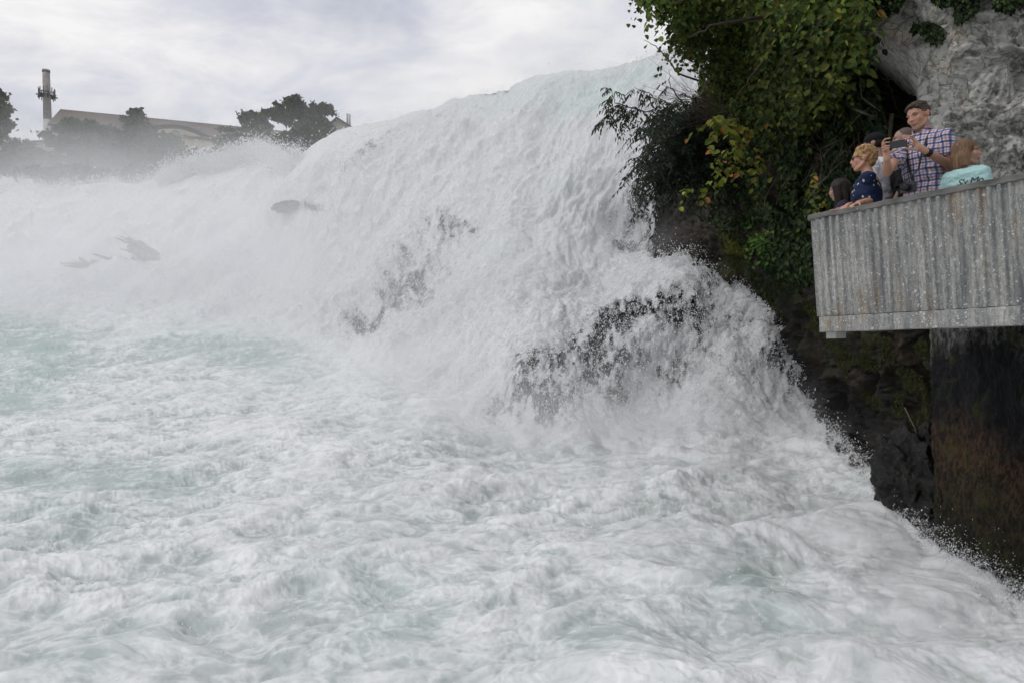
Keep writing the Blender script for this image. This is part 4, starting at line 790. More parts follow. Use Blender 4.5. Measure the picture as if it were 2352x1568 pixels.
# slab: concrete edge beam and floor
def beam(name, u0, u1, o0, o1, z0_, z1_, mat, nseg=60, jit=.004, par=None, n2=3, rz=.0, bev=.006, taper=0):
    us_ = np.linspace(u0, u1, nseg); prof_ = np.array([(o0+bev, z0_), (o1-bev, z0_), (o1, z0_+bev), (o1, z1_-bev), (o1-bev, z1_), (o0+bev, z1_), (o0, z1_-bev), (o0, z0_+bev)])
    V_ = np.array([[pp_(u, o, z) for o, z in prof_] for u in us_]); V_ = V_+jit*np.stack([fbm(V_*6+i*9, 4) for i in range(3)], -1)
    UV = np.array([[(u, o, z) for o, z in prof_] for u in us_]).reshape(-1, 3)
    n = 8; f = np.array([[i*n+j, i*n+(j+1) % n, (i+1)*n+(j+1) % n, (i+1)*n+j] for i in range(nseg-1) for j in range(n)]); caps = np.array([list(range(7, -1, -1)), [(nseg-1)*n+j for j in range(n)]])
    return mesh(name, V_.reshape(-1, 3), [f, caps], mat, par or plat, {'uvw': UV}, smooth=False)
m_slab = lichen_mat('slab_concrete')
beam('edge_beam', .055, LW, -.012, .22, SZ, FZ-.001, m_slab, 120, .003)
beam('floor_slab', .07, LW-.01, .222, 2.6, SZ+.03, FZ-.004, m_slab, 30, .002)
m_rail = simple('weathered_rail', (.115, .112, .105), .85, .55, 5, .8, 30, dist=.006, stretch=(1.0, 1.0, 2.5))
beam('handrail', -.012, LW, -.052, .075, RZ-.052, RZ, m_rail, 220, .010)
beam('side_rail', -.005, .10, .08, 2.0, RZ-.052, RZ, m_rail, 4, .004)
for u in (.25, 1.6, 3.0): tb = obox(pp_(u, .06, (RZ+FZ)/2-.03), e1, g1, Zv, .025, .02, (RZ-FZ)/2-.03); mesh('post', tb, box_faces(), m_steel, plat, smooth=False)
c_ = pp_(.12, .15, SZ-.03); mesh('bracket', obox(c_, e1, g1, Zv, .05, .08, .03), box_faces(), m_conc, plat, smooth=False)

# ------------------------------------------------------------------ people
m_skin = vcolmat('skin', .5, 0, .35, .15, 90, .002)
def frame(yaw, pitch=0, roll=0):
    s, c = math.sin(math.radians(yaw)), math.cos(math.radians(yaw)); R = np.array([[c, -s, 0], [s, c, 0], [0, 0, 1]]).T   # columns: right, forward, up
    a = math.radians(pitch); Rx = np.array([[1, 0, 0], [0, math.cos(a), math.sin(a)], [0, -math.sin(a), math.cos(a)]])
    b = math.radians(roll); Ry = np.array([[math.cos(b), 0, math.sin(b)], [0, 1, 0], [-math.sin(b), 0, math.cos(b)]])
    return R @ Rx @ Ry
_bm = bmesh.new(); bmesh.ops.create_icosphere(_bm, subdivisions=3, radius=1); IV = np.array([v.co[:] for v in _bm.verts]); IF = np.array([[v.index for v in f.verts] for f in _bm.faces]); _bm.free()
def ball(c, r, R=None):
    v = IV*np.array(r if np.ndim(r) else [r]*3); v = v @ R.T if R is not None else v; return v+np.asarray(c), IF
def limb(pts_, rad, side=None, n=16):
    """closed tapered tube; rad entries are r or (r across side, r other)"""
    pts_ = np.array(pts_, float); rad = [r if isinstance(r, tuple) else (r, r) for r in rad]; d_ = np.gradient(pts_, axis=0); d_ /= np.linalg.norm(d_, axis=1, keepdims=True)+1e-9
    V_ = []
    if side is None: side = np.array([0, 0, 1.]) if abs(d_[0, 2]) < .7 else np.array([1., 0, 0])
    th_ = np.linspace(0, 2*math.pi, n, endpoint=False)
    for p_, r, d in zip(pts_, rad, d_):
        a = side-d*np.dot(side, d); a /= np.linalg.norm(a)+1e-9; b_ = np.cross(d, a); V_.append(p_+a*(r[0]*np.cos(th_))[:, None]+b_*(r[1]*np.sin(th_))[:, None])
    V_ = np.concatenate(V_); m_ = len(pts_); f = []
    for i in range(m_-1):
        for j in range(n): a, b_, c, d = i*n+j, i*n+(j+1) % n, (i+1)*n+(j+1) % n, (i+1)*n+j; f += [[a, b_, c], [a, c, d]]
    k_ = len(V_); V_ = np.concatenate([V_, [pts_[0], pts_[-1]]]); f += [[k_, (j+1) % n, j] for j in range(n)]+[[k_+1, (m_-1)*n+j, (m_-1)*n+(j+1) % n] for j in range(n)]
    res = [(V_, np.array(f))]
    return res
def chain(pts_, rad, side=None):
    out_ = limb(pts_, rad, side)
    for p_, r in zip(pts_, rad):
        if not isinstance(r, tuple): out_.append(ball(p_, r))
    return out_
def fuse(parts, voxel=.006, smooth=3):
    V_, F_, k_ = [], [], 0
    for v, f in parts: V_.append(v); F_.append(f+k_); k_ += len(v)
    V_, F_ = np.concatenate(V_), np.concatenate(F_); me = bpy.data.meshes.new('tmp'); me.from_pydata(V_.tolist(), [], F_.tolist()); o = bpy.data.objects.new('tmp', me); COL.objects.link(o)
    md = o.modifiers.new('r', 'REMESH'); md.mode = 'VOXEL'; md.voxel_size = voxel
    if smooth: ms = o.modifiers.new('s', 'SMOOTH'); ms.factor = .5; ms.iterations = smooth
    ev = o.evaluated_get(bpy.context.evaluated_depsgraph_get()); m2 = ev.to_mesh(); n = len(m2.vertices); co = np.empty(n*3, np.float32); m2.vertices.foreach_get('co', co)
    nf = len(m2.polygons); tot_ = np.empty(nf, np.int32); m2.polygons.foreach_get('loop_total', tot_); lv = np.empty(len(m2.loops), np.int32); m2.loops.foreach_get('vertex_index', lv)
    st_ = np.cumsum(tot_)-tot_; q4 = st_[tot_ == 4]; q3 = st_[tot_ == 3]
    F4 = lv[q4[:, None]+np.arange(4)]; F3 = lv[q3[:, None]+np.arange(3)] if len(q3) else np.zeros((0, 3), int)
    nrm_ = np.empty(n*3, np.float32); m2.vertices.foreach_get('normal', nrm_)
    ev.to_mesh_clear(); bpy.data.objects.remove(o); bpy.data.meshes.remove(me)
    return co.reshape(-1, 3).astype(float), [F4]+([F3] if len(F3) else []), nrm_.reshape(-1, 3).astype(float)
EARS = True
def head_parts(hc, R, s=1.0):
    g = lambda x, y, z: np.asarray(hc)+R @ (np.array([x, y, z])*s); b = lambda c, r: ball(g(*c), np.array(r)*s, R); o = []
    o += [b((0,-.012,.028), (.076,.094,.088)), b((0,.030,-.020), (.062,.062,.082)), b((0,.050,-.092), (.030,.030,.022)), b((0,.020,-.070), (.052,.055,.035))]
    o += chain([g(-.056,-.005,-.045), g(-.045,.03,-.08), g(0,.062,-.097)], [.018*s, .017*s, .017*s])+chain([g(.056,-.005,-.045), g(.045,.03,-.08), g(0,.062,-.097)], [.018*s, .017*s, .017*s])
    o += chain([g(0,.083,.018), g(0,.092,-.008), g(0,.099,-.024)], [.008*s, .0095*s, .0115*s])+[b((-.012,.090,-.027), (.009,.011,.007)), b((.012,.090,-.027), (.009,.011,.007))]
    o += chain([g(-.050,.066,.026), g(-.025,.083,.030), g(-.008,.085,.024)], [.008*s]*3)+chain([g(.050,.066,.026), g(.025,.083,.030), g(.008,.085,.024)], [.008*s]*3)
    o += [b((-.040,.058,-.022), (.022,.022,.026)), b((.040,.058,-.022), (.022,.022,.026)), b((0,.086,-.052), (.024,.012,.007)), b((0,.082,-.066), (.020,.014,.008))]
    for sx in ((-1, 1) if EARS else ()): o += [b((sx*.078,-.012,-.004), (.010,.020,.032)), b((sx*.083,-.018,.006), (.008,.022,.022))]
    return o, g
def face_colors(v, hc, R, s, skin, lips=(.30,.10,.09), brow=(.06,.04,.03), eye_shade=.8):
    q_ = (v-np.asarray(hc)) @ R/s; c = np.repeat(np.array([skin]), len(v), 0); c *= np.exp(.10*fbm(v*22, 3))[:, None]
    def spot(cx_, cy_, cz_, rx, ry, rz, col, a):
        nonlocal c; w_ = np.exp(-(((q_-np.array([cx_, cy_, cz_]))/np.array([rx, ry, rz]))**2).sum(1)**1.5)*a; c = c*(1-w_[:, None])+np.array(col)*w_[:, None]
    red = np.array(skin)*np.array([1.15, .82, .78]); head = (np.abs(q_).max(1) < .16)
    spot(0,.11,-.02,.02,.02,.02,red,.6)
    for sx in (-1, 1):
        spot(sx*.042,.075,-.025,.025,.03,.02,red,.5); spot(sx*.082,-.015,0,.02,.03,.035,red,.6)
        spot(sx*.032,.075,.031,.021,.05,.0055,brow,.9); spot(sx*.032,.070,.009,.016,.05,.0075,(.035,.022,.018),eye_shade)  # dark spots for the eyes, with shade of the sockets painted in
    spot(0,.085,-.059,.023,.04,.0070,lips,.9); spot(0,.085,-.0585,.021,.04,.0025,(.07,.02,.02),.8)
    return c
def hand(wr, dirv, palm, s=1.0, curl=.5, thumb=1):
    """open or gripping hand: wrist point, direction of the fingers, palm normal (towards what it holds)"""
    d = np.array(dirv, float); d /= np.linalg.norm(d); p_ = np.array(palm, float); p_ -= d*np.dot(p_, d); p_ /= np.linalg.norm(p_); a = np.cross(d, p_); o = []
    wr = np.asarray(wr); o += [ball(wr+d*.045*s, np.array([.040,.046,.015])*s, np.stack([a, d, p_], 1))]; o += chain([wr-d*.02*s, wr+d*.02*s], [.026*s, .026*s])
    for i, (off, ln) in enumerate(((-.030,.070), (-.010,.080), (.011,.075), (.030,.058))):
        b0 = wr+d*.082*s+a*off*s; q_ = b0.copy(); pts_ = [b0-d*.02*s, b0]; ang = 0
        for k_, fr in enumerate((.42, .33, .25)): ang += curl*(.55+.45*k_)*(1+.08*i); q_ = q_+(d*math.cos(ang)+p_*math.sin(ang)+a*off*.6)*ln*fr*s; pts_.append(q_)
        o += chain(pts_, [.0095*s, .0095*s, .0088*s, .0082*s, .0072*s])
    t0 = wr+d*.025*s-a*thumb*.028*s; o += chain([t0, t0+(-a*thumb*.9+d*.5+p_*.5)*.035*s, t0+(-a*thumb*.75+d*1.3+p_*1.0)*.050*s], [.013*s, .011*s, .009*s])
    return o
def clothmat(name, kind='vcol', col=(.5,.5,.5)):
    m, t = newmat(name); out = N(t, 'ShaderNodeOutputMaterial'); b = N(t, 'ShaderNodeBsdfPrincipled', Roughness=.85); b.inputs['Specular IOR Level'].default_value = .15; u = attr(t, 'uvw', True)
    if kind == 'plaid':
        sp = N(t, 'ShaderNodeSeparateXYZ'); wv = N(t, 'ShaderNodeVectorMath', operation='ADD'); L(t, u, wv.inputs[0]); nv = N(t, 'ShaderNodeTexNoise', Scale=9.0); L(t, u, nv.inputs[0]); L(t, vmul(t, nv.outputs[1], (.025, .025, .025)), wv.inputs[1]); L(t, wv.outputs[0], sp.inputs[0])
        def band(x, per, off, wd__):
            fr = mth(t, 'FRACT', mth(t, 'ADD', mth(t, 'DIVIDE', x, per), off)); return mth(t, 'MULTIPLY', mth(t, 'LESS_THAN', mth(t, 'ABSOLUTE', mth(t, 'SUBTRACT', fr, .5)), wd__/2), 1.0)
        c = (.52, .54, .58); c = mixc(t, 0.0, c, c)
        for x in (sp.outputs[0], sp.outputs[2]):
            c = mixc(t, mth(t, 'MULTIPLY', band(x, .052, .0, .36), .62), c, (.03, .07, .24)); c = mixc(t, mth(t, 'MULTIPLY', band(x, .052, .0, .12), .8), c, (.015, .02, .06))
            c = mixc(t, mth(t, 'MULTIPLY', band(x, .052, .5, .22), .48), c, (.34, .03, .05)); 
    elif kind == 'dots':
        c = mixc(t, 0.0, col, col); v_ = N(t, 'ShaderNodeTexVoronoi', Scale=21.0); L(t, vmul(t, u, (1, 1, .7)), v_.inputs['Vector']); c = mixc(t, mth(t, 'LESS_THAN', v_.outputs['Distance'], .21), c, (.50,.42,.36))
    else: c = mixc(t, noise(t, u, 6, 3), tuple(x*.85 for x in col), tuple(min(1, x*1.15) for x in col))
    L(t, c, b.inputs['Base Color']); bp = N(t, 'ShaderNodeBump', Strength=.35, Distance=.012); L(t, noise(t, vmul(t, u, (1, 1, .6)), 11, 4, .6, 1.0), bp.inputs['Height']); L(t, bp.outputs[0], b.inputs['Normal']); L(t, b.outputs[0], out.inputs[0]); return m
def hairmat(name, dark, light, sc=60, st=(1, 1, .06)):
    m, t = newmat(name); out = N(t, 'ShaderNodeOutputMaterial'); b = N(t, 'ShaderNodeBsdfPrincipled', Roughness=.45); b.inputs['Specular IOR Level'].default_value = .22; u = attr(t, 'uvw', True); n = noise(t, vmul(t, u, st), sc, 5, .7, .3)
    L(t, ramp(t, n, [(.35, dark), (.65, light)]), b.inputs['Base Color']); bp = N(t, 'ShaderNodeBump', Strength=.8, Distance=.008); L(t, n, bp.inputs['Height']); L(t, bp.outputs[0], b.inputs['Normal']); L(t, b.outputs[0], out.inputs[0]); return m
m_denim = clothmat('dark_trousers', 'plain', (.03, .035, .05)); m_shoe = clothmat('shoe_leather', 'plain', (.03, .03, .03))
def wrinkle(v, n, R, amp=.013, sc=8): 
    q_ = v @ R; return v+n*(amp*fbm(np.stack([q_[:, 0], q_[:, 1], q_[:, 2]*1.6], -1)*sc, 3, kind=2))[:, None]
def person(label, hc, hyaw, byaw, s, arms, shirt_mat, pitch=0, roll=0, hs=1.0, skin=(.34,.20,.15), fem=False, lean=(0,0,0), sleeve=.55, top='tshirt', legs_mat=None, neckdrop=.0, bulk=1.0, grow=.012, lips=(.30,.10,.09), brow=(.06,.04,.03), eye_shade=.95, neck=.150, nfw=.045):
    hc = np.asarray(hc); R = frame(hyaw, pitch, roll); Bf = frame(byaw); rt, fw, up = Bf.T
    foot = np.array([hc[0], hc[1], FZ])-fw*.03; lean = np.array(lean, float)
    root = empty('person', tuple(foot)); tag(root, label, 'person'); H_ = hc[2]-FZ
    sw = (.155 if fem else .178)*s*bulk**.5; nb = hc-fw*nfw*s+up*(-neck*s); 
    sh = [nb+rt*sx*sw-up*.080*s+lean*.1 for sx in (-1, 1)]
    chest = nb-up*.20*s+fw*.02*s+lean*.3; waist = nb-up*.44*s+lean*.8; hip = nb-up*.62*s+lean; crotch = nb-up*.70*s+lean
    hp_, g = head_parts(hc, R, s*hs); parts = list(hp_)
    parts += chain([g(0,-.03,-.05), hc*.45+nb*.55-fw*.008, nb-up*.02*s], [.050*s, .052*s*(.85 if fem else 1), .062*s])
    tr_ = lambda e: [((.085+e)*s, (.062+e)*s), ((.150+e)*s*bulk, (.088+e)*s*bulk), ((.168+e)*s*bulk, (.112+e)*s*bulk), ((.140+e)*s*bulk, (.105+e)*s*bulk), ((.165+e)*s*bulk, (.115+e)*s*bulk), ((.155+e)*s*bulk, (.11+e)*s*bulk)]
    tp_ = [nb-up*.005*s, nb-up*.07*s, chest, waist, hip, crotch]
    parts += limb(tp_, tr_(0), rt, 28)
    sl = []
    for sx, S_, arm in zip((-1, 1), sh, arms):
        parts += [ball(S_, .052*s*bulk)]; parts += limb([nb-up*.02*s, S_], [.045*s, .05*s], up)
        if arm is None: el, wr_ = S_-up*.29*s+rt*sx*.05*s, S_-up*.50*s+fw*.14*s+rt*sx*.02; hd = (fw*.4-up, -rt*sx, .5)
        else: el, wr_, hd = np.array(arm[0]), np.array(arm[1]), arm[2]
        parts += chain([S_, S_*.5+el*.5, el], [.050*s*bulk, .045*s*bulk, .037*s*bulk])+chain([el, el*.7+wr_*.3, wr_], [.037*s*bulk, .038*s*bulk, .025*s*bulk])
        if hd is not None:
            if isinstance(hd, list): parts += hd
            else: parts += hand(wr_+(wr_-el)/np.linalg.norm(wr_-el)*.01, hd[0], hd[1], s, hd[2], -sx)
        e2 = S_+(el-S_)*sleeve; sl.append((S_, e2, el))
    legs = []
    for sx in (-1, 1):
        hj = crotch+rt*sx*.08*s+up*.05; ft = np.array([foot[0], foot[1], FZ+.07])+rt*sx*.10; kn = (hj+ft)/2+fw*.03; legs.append((hj, kn, ft)); parts += chain([hj, kn, ft], [.078*s, .055*s, .038*s])+chain([ft, ft+fw*.12-up*.04], [.036*s, .03*s])
    v, f, n = fuse(parts, .0055, 2); c = face_colors(v, hc, R, s*hs, skin, lips, brow, eye_shade)
    body = mesh('body', v-foot, f, m_skin, root, {'col': c})
    # clothing
    g_ = grow; cp_ = limb(tp_, [(a+g_*1.2, b+g_*1.2) for a, b in tr_(0)], rt, 28)
    if neckdrop: cp_ = limb([nb-up*.055*s-fw*.02, nb-up*.09*s, *tp_[2:]], [((.115)*s, .05*s)]+[(a+g_, b+g_) for a, b in tr_(0)[1:]], rt, 28)
    for S_, e2, el in sl:
        cp_ += [ball(S_, (.052*s*bulk+g_))]; cp_ += limb([nb-up*(.075 if neckdrop else .035)*s, S_], [.04*s+g_, .05*s*bulk+g_], up); cp_ += limb([S_, e2], [.052*s*bulk+g_, .050*s*bulk+g_*1.4], None, 20)
        if sleeve > 1: cp_ += chain([S_, el], [.052*s+g_, .042*s+g_])+chain([el, el+(arms[0][1]-arms[0][0])*.9 if False else el-up*.18*s], [.042*s+g_, .036*s+g_])
    v, f, n = fuse(cp_, .007, 3); v = wrinkle(v, n, Bf); uv = (v-nb) @ Bf
    mesh(top, v-foot, f, shirt_mat, root, {'uvw': uv})
    lp = [x for hj, kn, ft in legs for x in chain([hj+up*.02, kn, ft+up*.02], [.092*s, .068*s, .055*s])]+limb([hip+up*.06*s, hip, crotch-up*.02], [((.150)*s*bulk, .110*s*bulk), ((.178)*s*bulk, .125*s*bulk), ((.165)*s*bulk, .118*s*bulk)], rt, 24)
    v, f, n = fuse(lp, .012, 3); mesh('trousers', v-foot, f, legs_mat or m_denim, root, {'uvw': (v-nb) @ Bf})
    for hj, kn, ft in legs: v, f, n = fuse(chain([ft-up*.03-fw*.03, ft+fw*.06-up*.035, ft+fw*.15-up*.045], [.045*s, .042*s, .034*s]), .01, 2); v[:, 2] = np.maximum(v[:, 2], FZ+.002); mesh('shoe', v-foot, f, m_shoe, root, {'uvw': v-ft})
    return dict(root=root, foot=foot, R=R, B=Bf, g=g, nb=nb, hc=hc, s=s*hs, sh=sh, rt=rt, fw=fw, up=up, chest=chest, waist=waist, hip=hip)
def hair(pn, parts, mat, name='hair', voxel=.006, disp=.004, sc=18, stretch=(1, 1, .15), smooth=3):
    v, f, n = fuse(parts, voxel, smooth); uv = (v-pn['hc']) @ pn['R']; v = v+n*(disp*fbm(uv*np.array(stretch)*sc, 4, .6, kind=2))[:, None]
    return mesh(name, v-pn['foot'], f, mat, pn['root'], {'uvw': uv})
def hb(pn, c, r): return ball(pn['g'](*c), np.array(r)*pn['s'], pn['R'])
def hchain(pn, pts_, rad, side=None): return limb([pn['g'](*p) for p in pts_], [tuple(np.array(r)*pn['s']) if isinstance(r, tuple) else r*pn['s'] for r in rad], pn['R'] @ np.array(side if side else (1, 0, 0)), 20)

# 1 dark haired girl leaning on the rail
dr = 6.42
EARS = False
gA = person('person with long dark hair leaning on the left end of the rail', P(1927, 436, 6.72), -60, -66, .80, [(P(1925,520,6.62), P(1914,487,6.42), (P(1895,489,6.38)-P(1914,487,6.42), (0,0,-1), 1.5)), (P(1950,505,6.45), P(1928,483,6.36), (P(1908,487,6.33)-P(1928,483,6.36), (0,0,-1), 1.3))], clothmat('navy_top', 'plain', (.03,.03,.05)), hs=1.10, fem=True, skin=(.30,.185,.14), sleeve=.9, pitch=6)
m_dh = hairmat('dark_hair', (.005,.004,.0035), (.020,.012,.008))
hair(gA, [hb(gA, (0,-.020,.035), (.088,.103,.094)), hb(gA, (0,-.05,-.03), (.085,.075,.10))]+hchain(gA, [(0,-.050,.02), (0,-.065,-.10), (0,-.06,-.20), (0,-.05,-.30)], [(.085,.07), (.088,.062), (.085,.052), (.07,.035)])+hchain(gA, [(-.072,.02,.04), (-.082,.01,-.08), (-.078,.02,-.20), (-.07,.03,-.28)], [(.02,.045), (.018,.045), (.018,.042), (.012,.03)], (1,0,0))+hchain(gA, [(.072,.02,.04), (.082,.01,-.08), (.078,.02,-.20), (.07,.03,-.28)], [(.02,.045), (.018,.045), (.018,.042), (.012,.03)], (1,0,0)), m_dh)
EARS = True
# 2 woman with curly hair and sunglasses
wB = person('person with curly ginger blond hair and sunglasses in a patterned navy dress', P(1981, 366, 6.40), -67, -62, .93, [(P(1975,470,6.6), P(1950,472,6.36), (P(1935,477,6.3)-P(1950,472,6.36), (0,0,-1), 1.2)), (P(2005,462,6.28), P(1976,466,6.17), (P(1958,472,6.16)-P(1976,466,6.17), (0,0,-1), 1.0))], clothmat('navy_dress', 'dots', (.014,.024,.062)), fem=True, skin=(.43,.235,.165), neckdrop=1, bulk=1.12, sleeve=.30, top='dress', grow=.014, hs=1.04, lean=(.0,.0,0), eye_shade=.3)
m_bl = hairmat('curly_blond_hair', (.12,.065,.028), (.50,.31,.14), 34, (1, 1, 1))
curls = []
for _ in range(230):
    u = rdir(1)[0]
    if u[1] > .25 and u[2] < .55: continue
    if u[2] < -.55: continue
    if abs(u[0]) > .75 and u[1] > -.15 and u[2] < .1: continue
    curls.append(hb(wB, tuple(np.array([0,-.022,.028])+u*np.array([.088,.100,.098])), [rng.uniform(.012, .022)]*3))
hair(wB, [hb(wB, (0,-.022,.034), (.086,.100,.092)), hb(wB, (0,-.072,-.035), (.066,.045,.05))]+curls, m_bl, voxel=.005, disp=.006, sc=60, stretch=(1,1,1), smooth=1)
gl = []
for sx in (-1, 1): gl += [hb(wB, (sx*.033,.090,.006), (.024,.007,.018))]; gl += hchain(wB, [(sx*.055,.082,.014), (sx*.082,-.005,.010)], [.0035, .003])
gl += hchain(wB, [(-.012,.099,.012), (.012,.099,.012)], [.003, .003]); v, f, n = fuse(gl, .003, 1)
mesh('sunglasses', v-wB['foot'], f, simple('dark_lens', (.012,.012,.014), .15, .1, 5, 0, spec=.6), wB['root'])
# 3 man with black cap and white shirt
mC = person('person in a black baseball cap and white shirt behind the curly haired person', P(2006, 334, 6.95), -50, -40, 1.0, [None, None], clothmat('white_shirt', 'plain', (.74,.74,.78)), skin=(.30,.19,.14), sleeve=.6, top='shirt', grow=.018, bulk=1.0, pitch=4)
m_cap = clothmat('black_cap_cloth', 'plain', (.010,.010,.013))
hair(mC, [hb(mC, (0,-.018,.012), (.081,.096,.080))], m_dh)
v, f, n = fuse([hb(mC, (0,-.018,.050), (.087,.104,.078))]+[hb(mC, (0,.095,.034), (.062,.058,.009)), hb(mC, (0,-.018,.118), (.007,.007,.006))], .005, 2); mesh('cap', v-mC['foot'], f, m_cap, mC['root'], {'uvw': v-mC['hc']})
bk = mC['nb']; 
for sx in (-1, 1): v, f, n = fuse(limb([bk+mC['rt']*sx*.10*mC['s']-mC['fw']*.10-mC['up']*.10, bk+mC['rt']*sx*.11+mC['up']*.028-mC['up']*.03, bk+mC['rt']*sx*.12+mC['fw']*.11-mC['up']*.10], [(.02,.008)]*3, mC['rt']), .005, 1); mesh('backpack_strap', v-mC['foot'], f, m_cap, mC['root'], {'uvw': v})
v, f, n = fuse([ball(P(2043,415,7.15)+Zv*0, (.13,.08,.2))], .012, 2)
# 4 man with shaved head, mostly hidden
mD = person('person with a shaved head and black jacket, mostly hidden behind the raised smartphone', P(2074, 322, 6.75), -62, -50, .97, [None, None], clothmat('black_jacket', 'plain', (.012,.012,.015)), skin=(.30,.19,.15), sleeve=1.05, top='jacket', grow=.022, bulk=1.05)
m_stub = hairmat('shaved_stubble', (.075,.055,.048), (.13,.095,.08), 90, (1, 1, 1))
hair(mD, [hb(mD, (0,-.022,.036), (.0775,.0945,.0865))], m_stub, disp=.0006, sc=80, stretch=(1,1,1))
zp = mD['nb']-mD['up']*.2+mD['rt']*.06
# 5 man with plaid shirt holding the phone
d5 = 5.70
ph_c = [P(2043,326,d5+.03), P(2082,320,d5), P(2085,337,d5), P(2046,343,d5+.03)]
fing = lambda pts_, r0=.0095, r1=.0075: chain([P(*p) for p in pts_], list(np.linspace(r0, r1, len(pts_))))
wl, wrr = P(2037,366,d5+.04), P(2126,348,d5+.02)
handL = chain([wl, P(2036,356,d5+.04), P(2034,346,d5+.05)], [.026,.027,.026])+[ball(P(2035,347,d5+.05), (.030,.020,.044)), ball(P(2031,340,d5+.06), (.024,.018,.03))]
handL += fing([(2028,338,d5+.05),(2027,328,d5+.03),(2033,320,d5+.02),(2044,318,d5-.015)])+fing([(2031,340,d5+.06),(2028,334,d5+.03),(2033,328,d5),(2042,327,d5-.012)])+fing([(2029,346,d5+.06),(2028,340,d5+.02),(2035,336,d5-.002),(2043,335,d5-.012)])+fing([(2030,350,d5+.05),(2030,346,d5+.01),(2036,342,d5),(2043,341,d5-.01)],.009,.007)
handL += chain([P(2040,352,d5+.03), P(2051,348,d5+.02), P(2063,344,d5+.015)], [.013,.011,.009])
handR = chain([wrr, P(2119,344,d5+.02), P(2110,337,d5+.02)], [.026,.028,.026])+[ball(P(2112,338,d5+.02), (.042,.020,.030)), ball(P(2103,330,d5+.03), (.028,.018,.026))]
handR += fing([(2103,326,d5+.02),(2098,316,d5+.02),(2088,312,d5),(2075,317,d5-.012)])+fing([(2101,328,d5+.03),(2096,320,d5+.0),(2089,317,d5-.012),(2081,321,d5-.016)])+fing([(2102,332,d5+.03),(2097,328,d5+.05),(2089,326,d5+.05),(2083,328,d5+.03)])+fing([(2104,336,d5+.03),(2099,334,d5+.05),(2091,333,d5+.05),(2085,334,d5+.03)],.009,.007)
handR += chain([P(2106,344,d5+.01), P(2094,343,d5+.01), P(2079,341,d5+.005)], [.013,.011,.009])
mE = person('tall person in a red and blue plaid shirt holding up a smartphone', P(2109, 268, 6.05), -112, -118, 1.02, [(P(2188,384,5.90), wrr, handR), (P(2037,397,5.88), wl, handL)], clothmat('plaid_shirt', 'plaid'), pitch=14, roll=6, neck=.135, nfw=.07, skin=(.39,.215,.15), sleeve=.62, top='shirt', grow=.018, bulk=1.0, brow=(.09,.06,.045))
m_br = hairmat('short_brown_hair', (.014,.010,.007), (.075,.055,.038), 70, (1, .4, 1))
tufts = [hb(mE, (x, y, .028+.094*math.sqrt(max(.05, 1-(x/.085)**2-((y+.02)/.11)**2))), (.016, .026, .012)) for x, y in zip(rng.uniform(-.062, .062, 70), rng.uniform(-.08, .062, 70))]
hair(mE, [hb(mE, (0,-.024,.042), (.081,.096,.086)), hb(mE, (0,.030,.092), (.060,.042,.024)), hb(mE, (-.075,-.022,.012), (.012,.030,.045)), hb(mE, (.075,-.022,.012), (.012,.030,.045))]+tufts, m_br, disp=.010, sc=55, stretch=(1,1,.6), smooth=1)
m_strap = simple('black_strap', (.015,.015,.017), .6, .2)
v, f, n = fuse(limb([wrr+(P(2188,384,5.9)-wrr)*.02, wrr+(P(2188,384,5.9)-wrr)*.13], [.033, .036], None, 20), .004, 1); mesh('watch', v-mE['foot'], f, m_strap, mE['root'])
# collar, shoulder strap and camera strap lying on the chest
E = mE; col_ = []
for sx in (-1, 1): col_ += limb([E['nb']+E['rt']*sx*.055+E['up']*.035-E['fw']*.03, E['nb']+E['rt']*sx*.060+E['up']*.012+E['fw']*.05, E['nb']+E['rt']*sx*.030-E['up']*.035+E['fw']*.10], [(.010,.028), (.010,.030), (.010,.020)], E['rt'], 14)
v, f, n = fuse(col_, .005, 2); mesh('collar', v-E['foot'], f, bpy.data.materials['plaid_shirt'], E['root'], {'uvw': (v-E['nb']) @ E['B']})
def strap(name, pts_, r=(.012,.004)): v, f, n = fuse(limb(pts_, [r]*len(pts_), E['rt'], 10), .004, 1); return mesh(name, v-E['foot'], f, m_strap, E['root'])
camc = P(2086, 432, 5.80)
W_ = lambda x, y, z: E['nb']+E['rt']*x+E['fw']*y+E['up']*z
strap('camera_strap', [W_(-.07,.03,.02), W_(-.09,.115,-.10), W_(-.08,.165,-.22), W_(-.05,.175,-.36), camc+np.array([-.05,0,.03])]); strap('camera_strap', [W_(.07,.03,.02), W_(.07,.125,-.10), W_(.05,.172,-.22), W_(.02,.18,-.36), camc+np.array([.05,0,.03])])
strap('shoulder_strap', [W_(.12,-.10,-.05), W_(.125,.0,.005), W_(.13,.09,-.05), W_(.15,.125,-.16), W_(.16,.10,-.28)], (.014,.005))
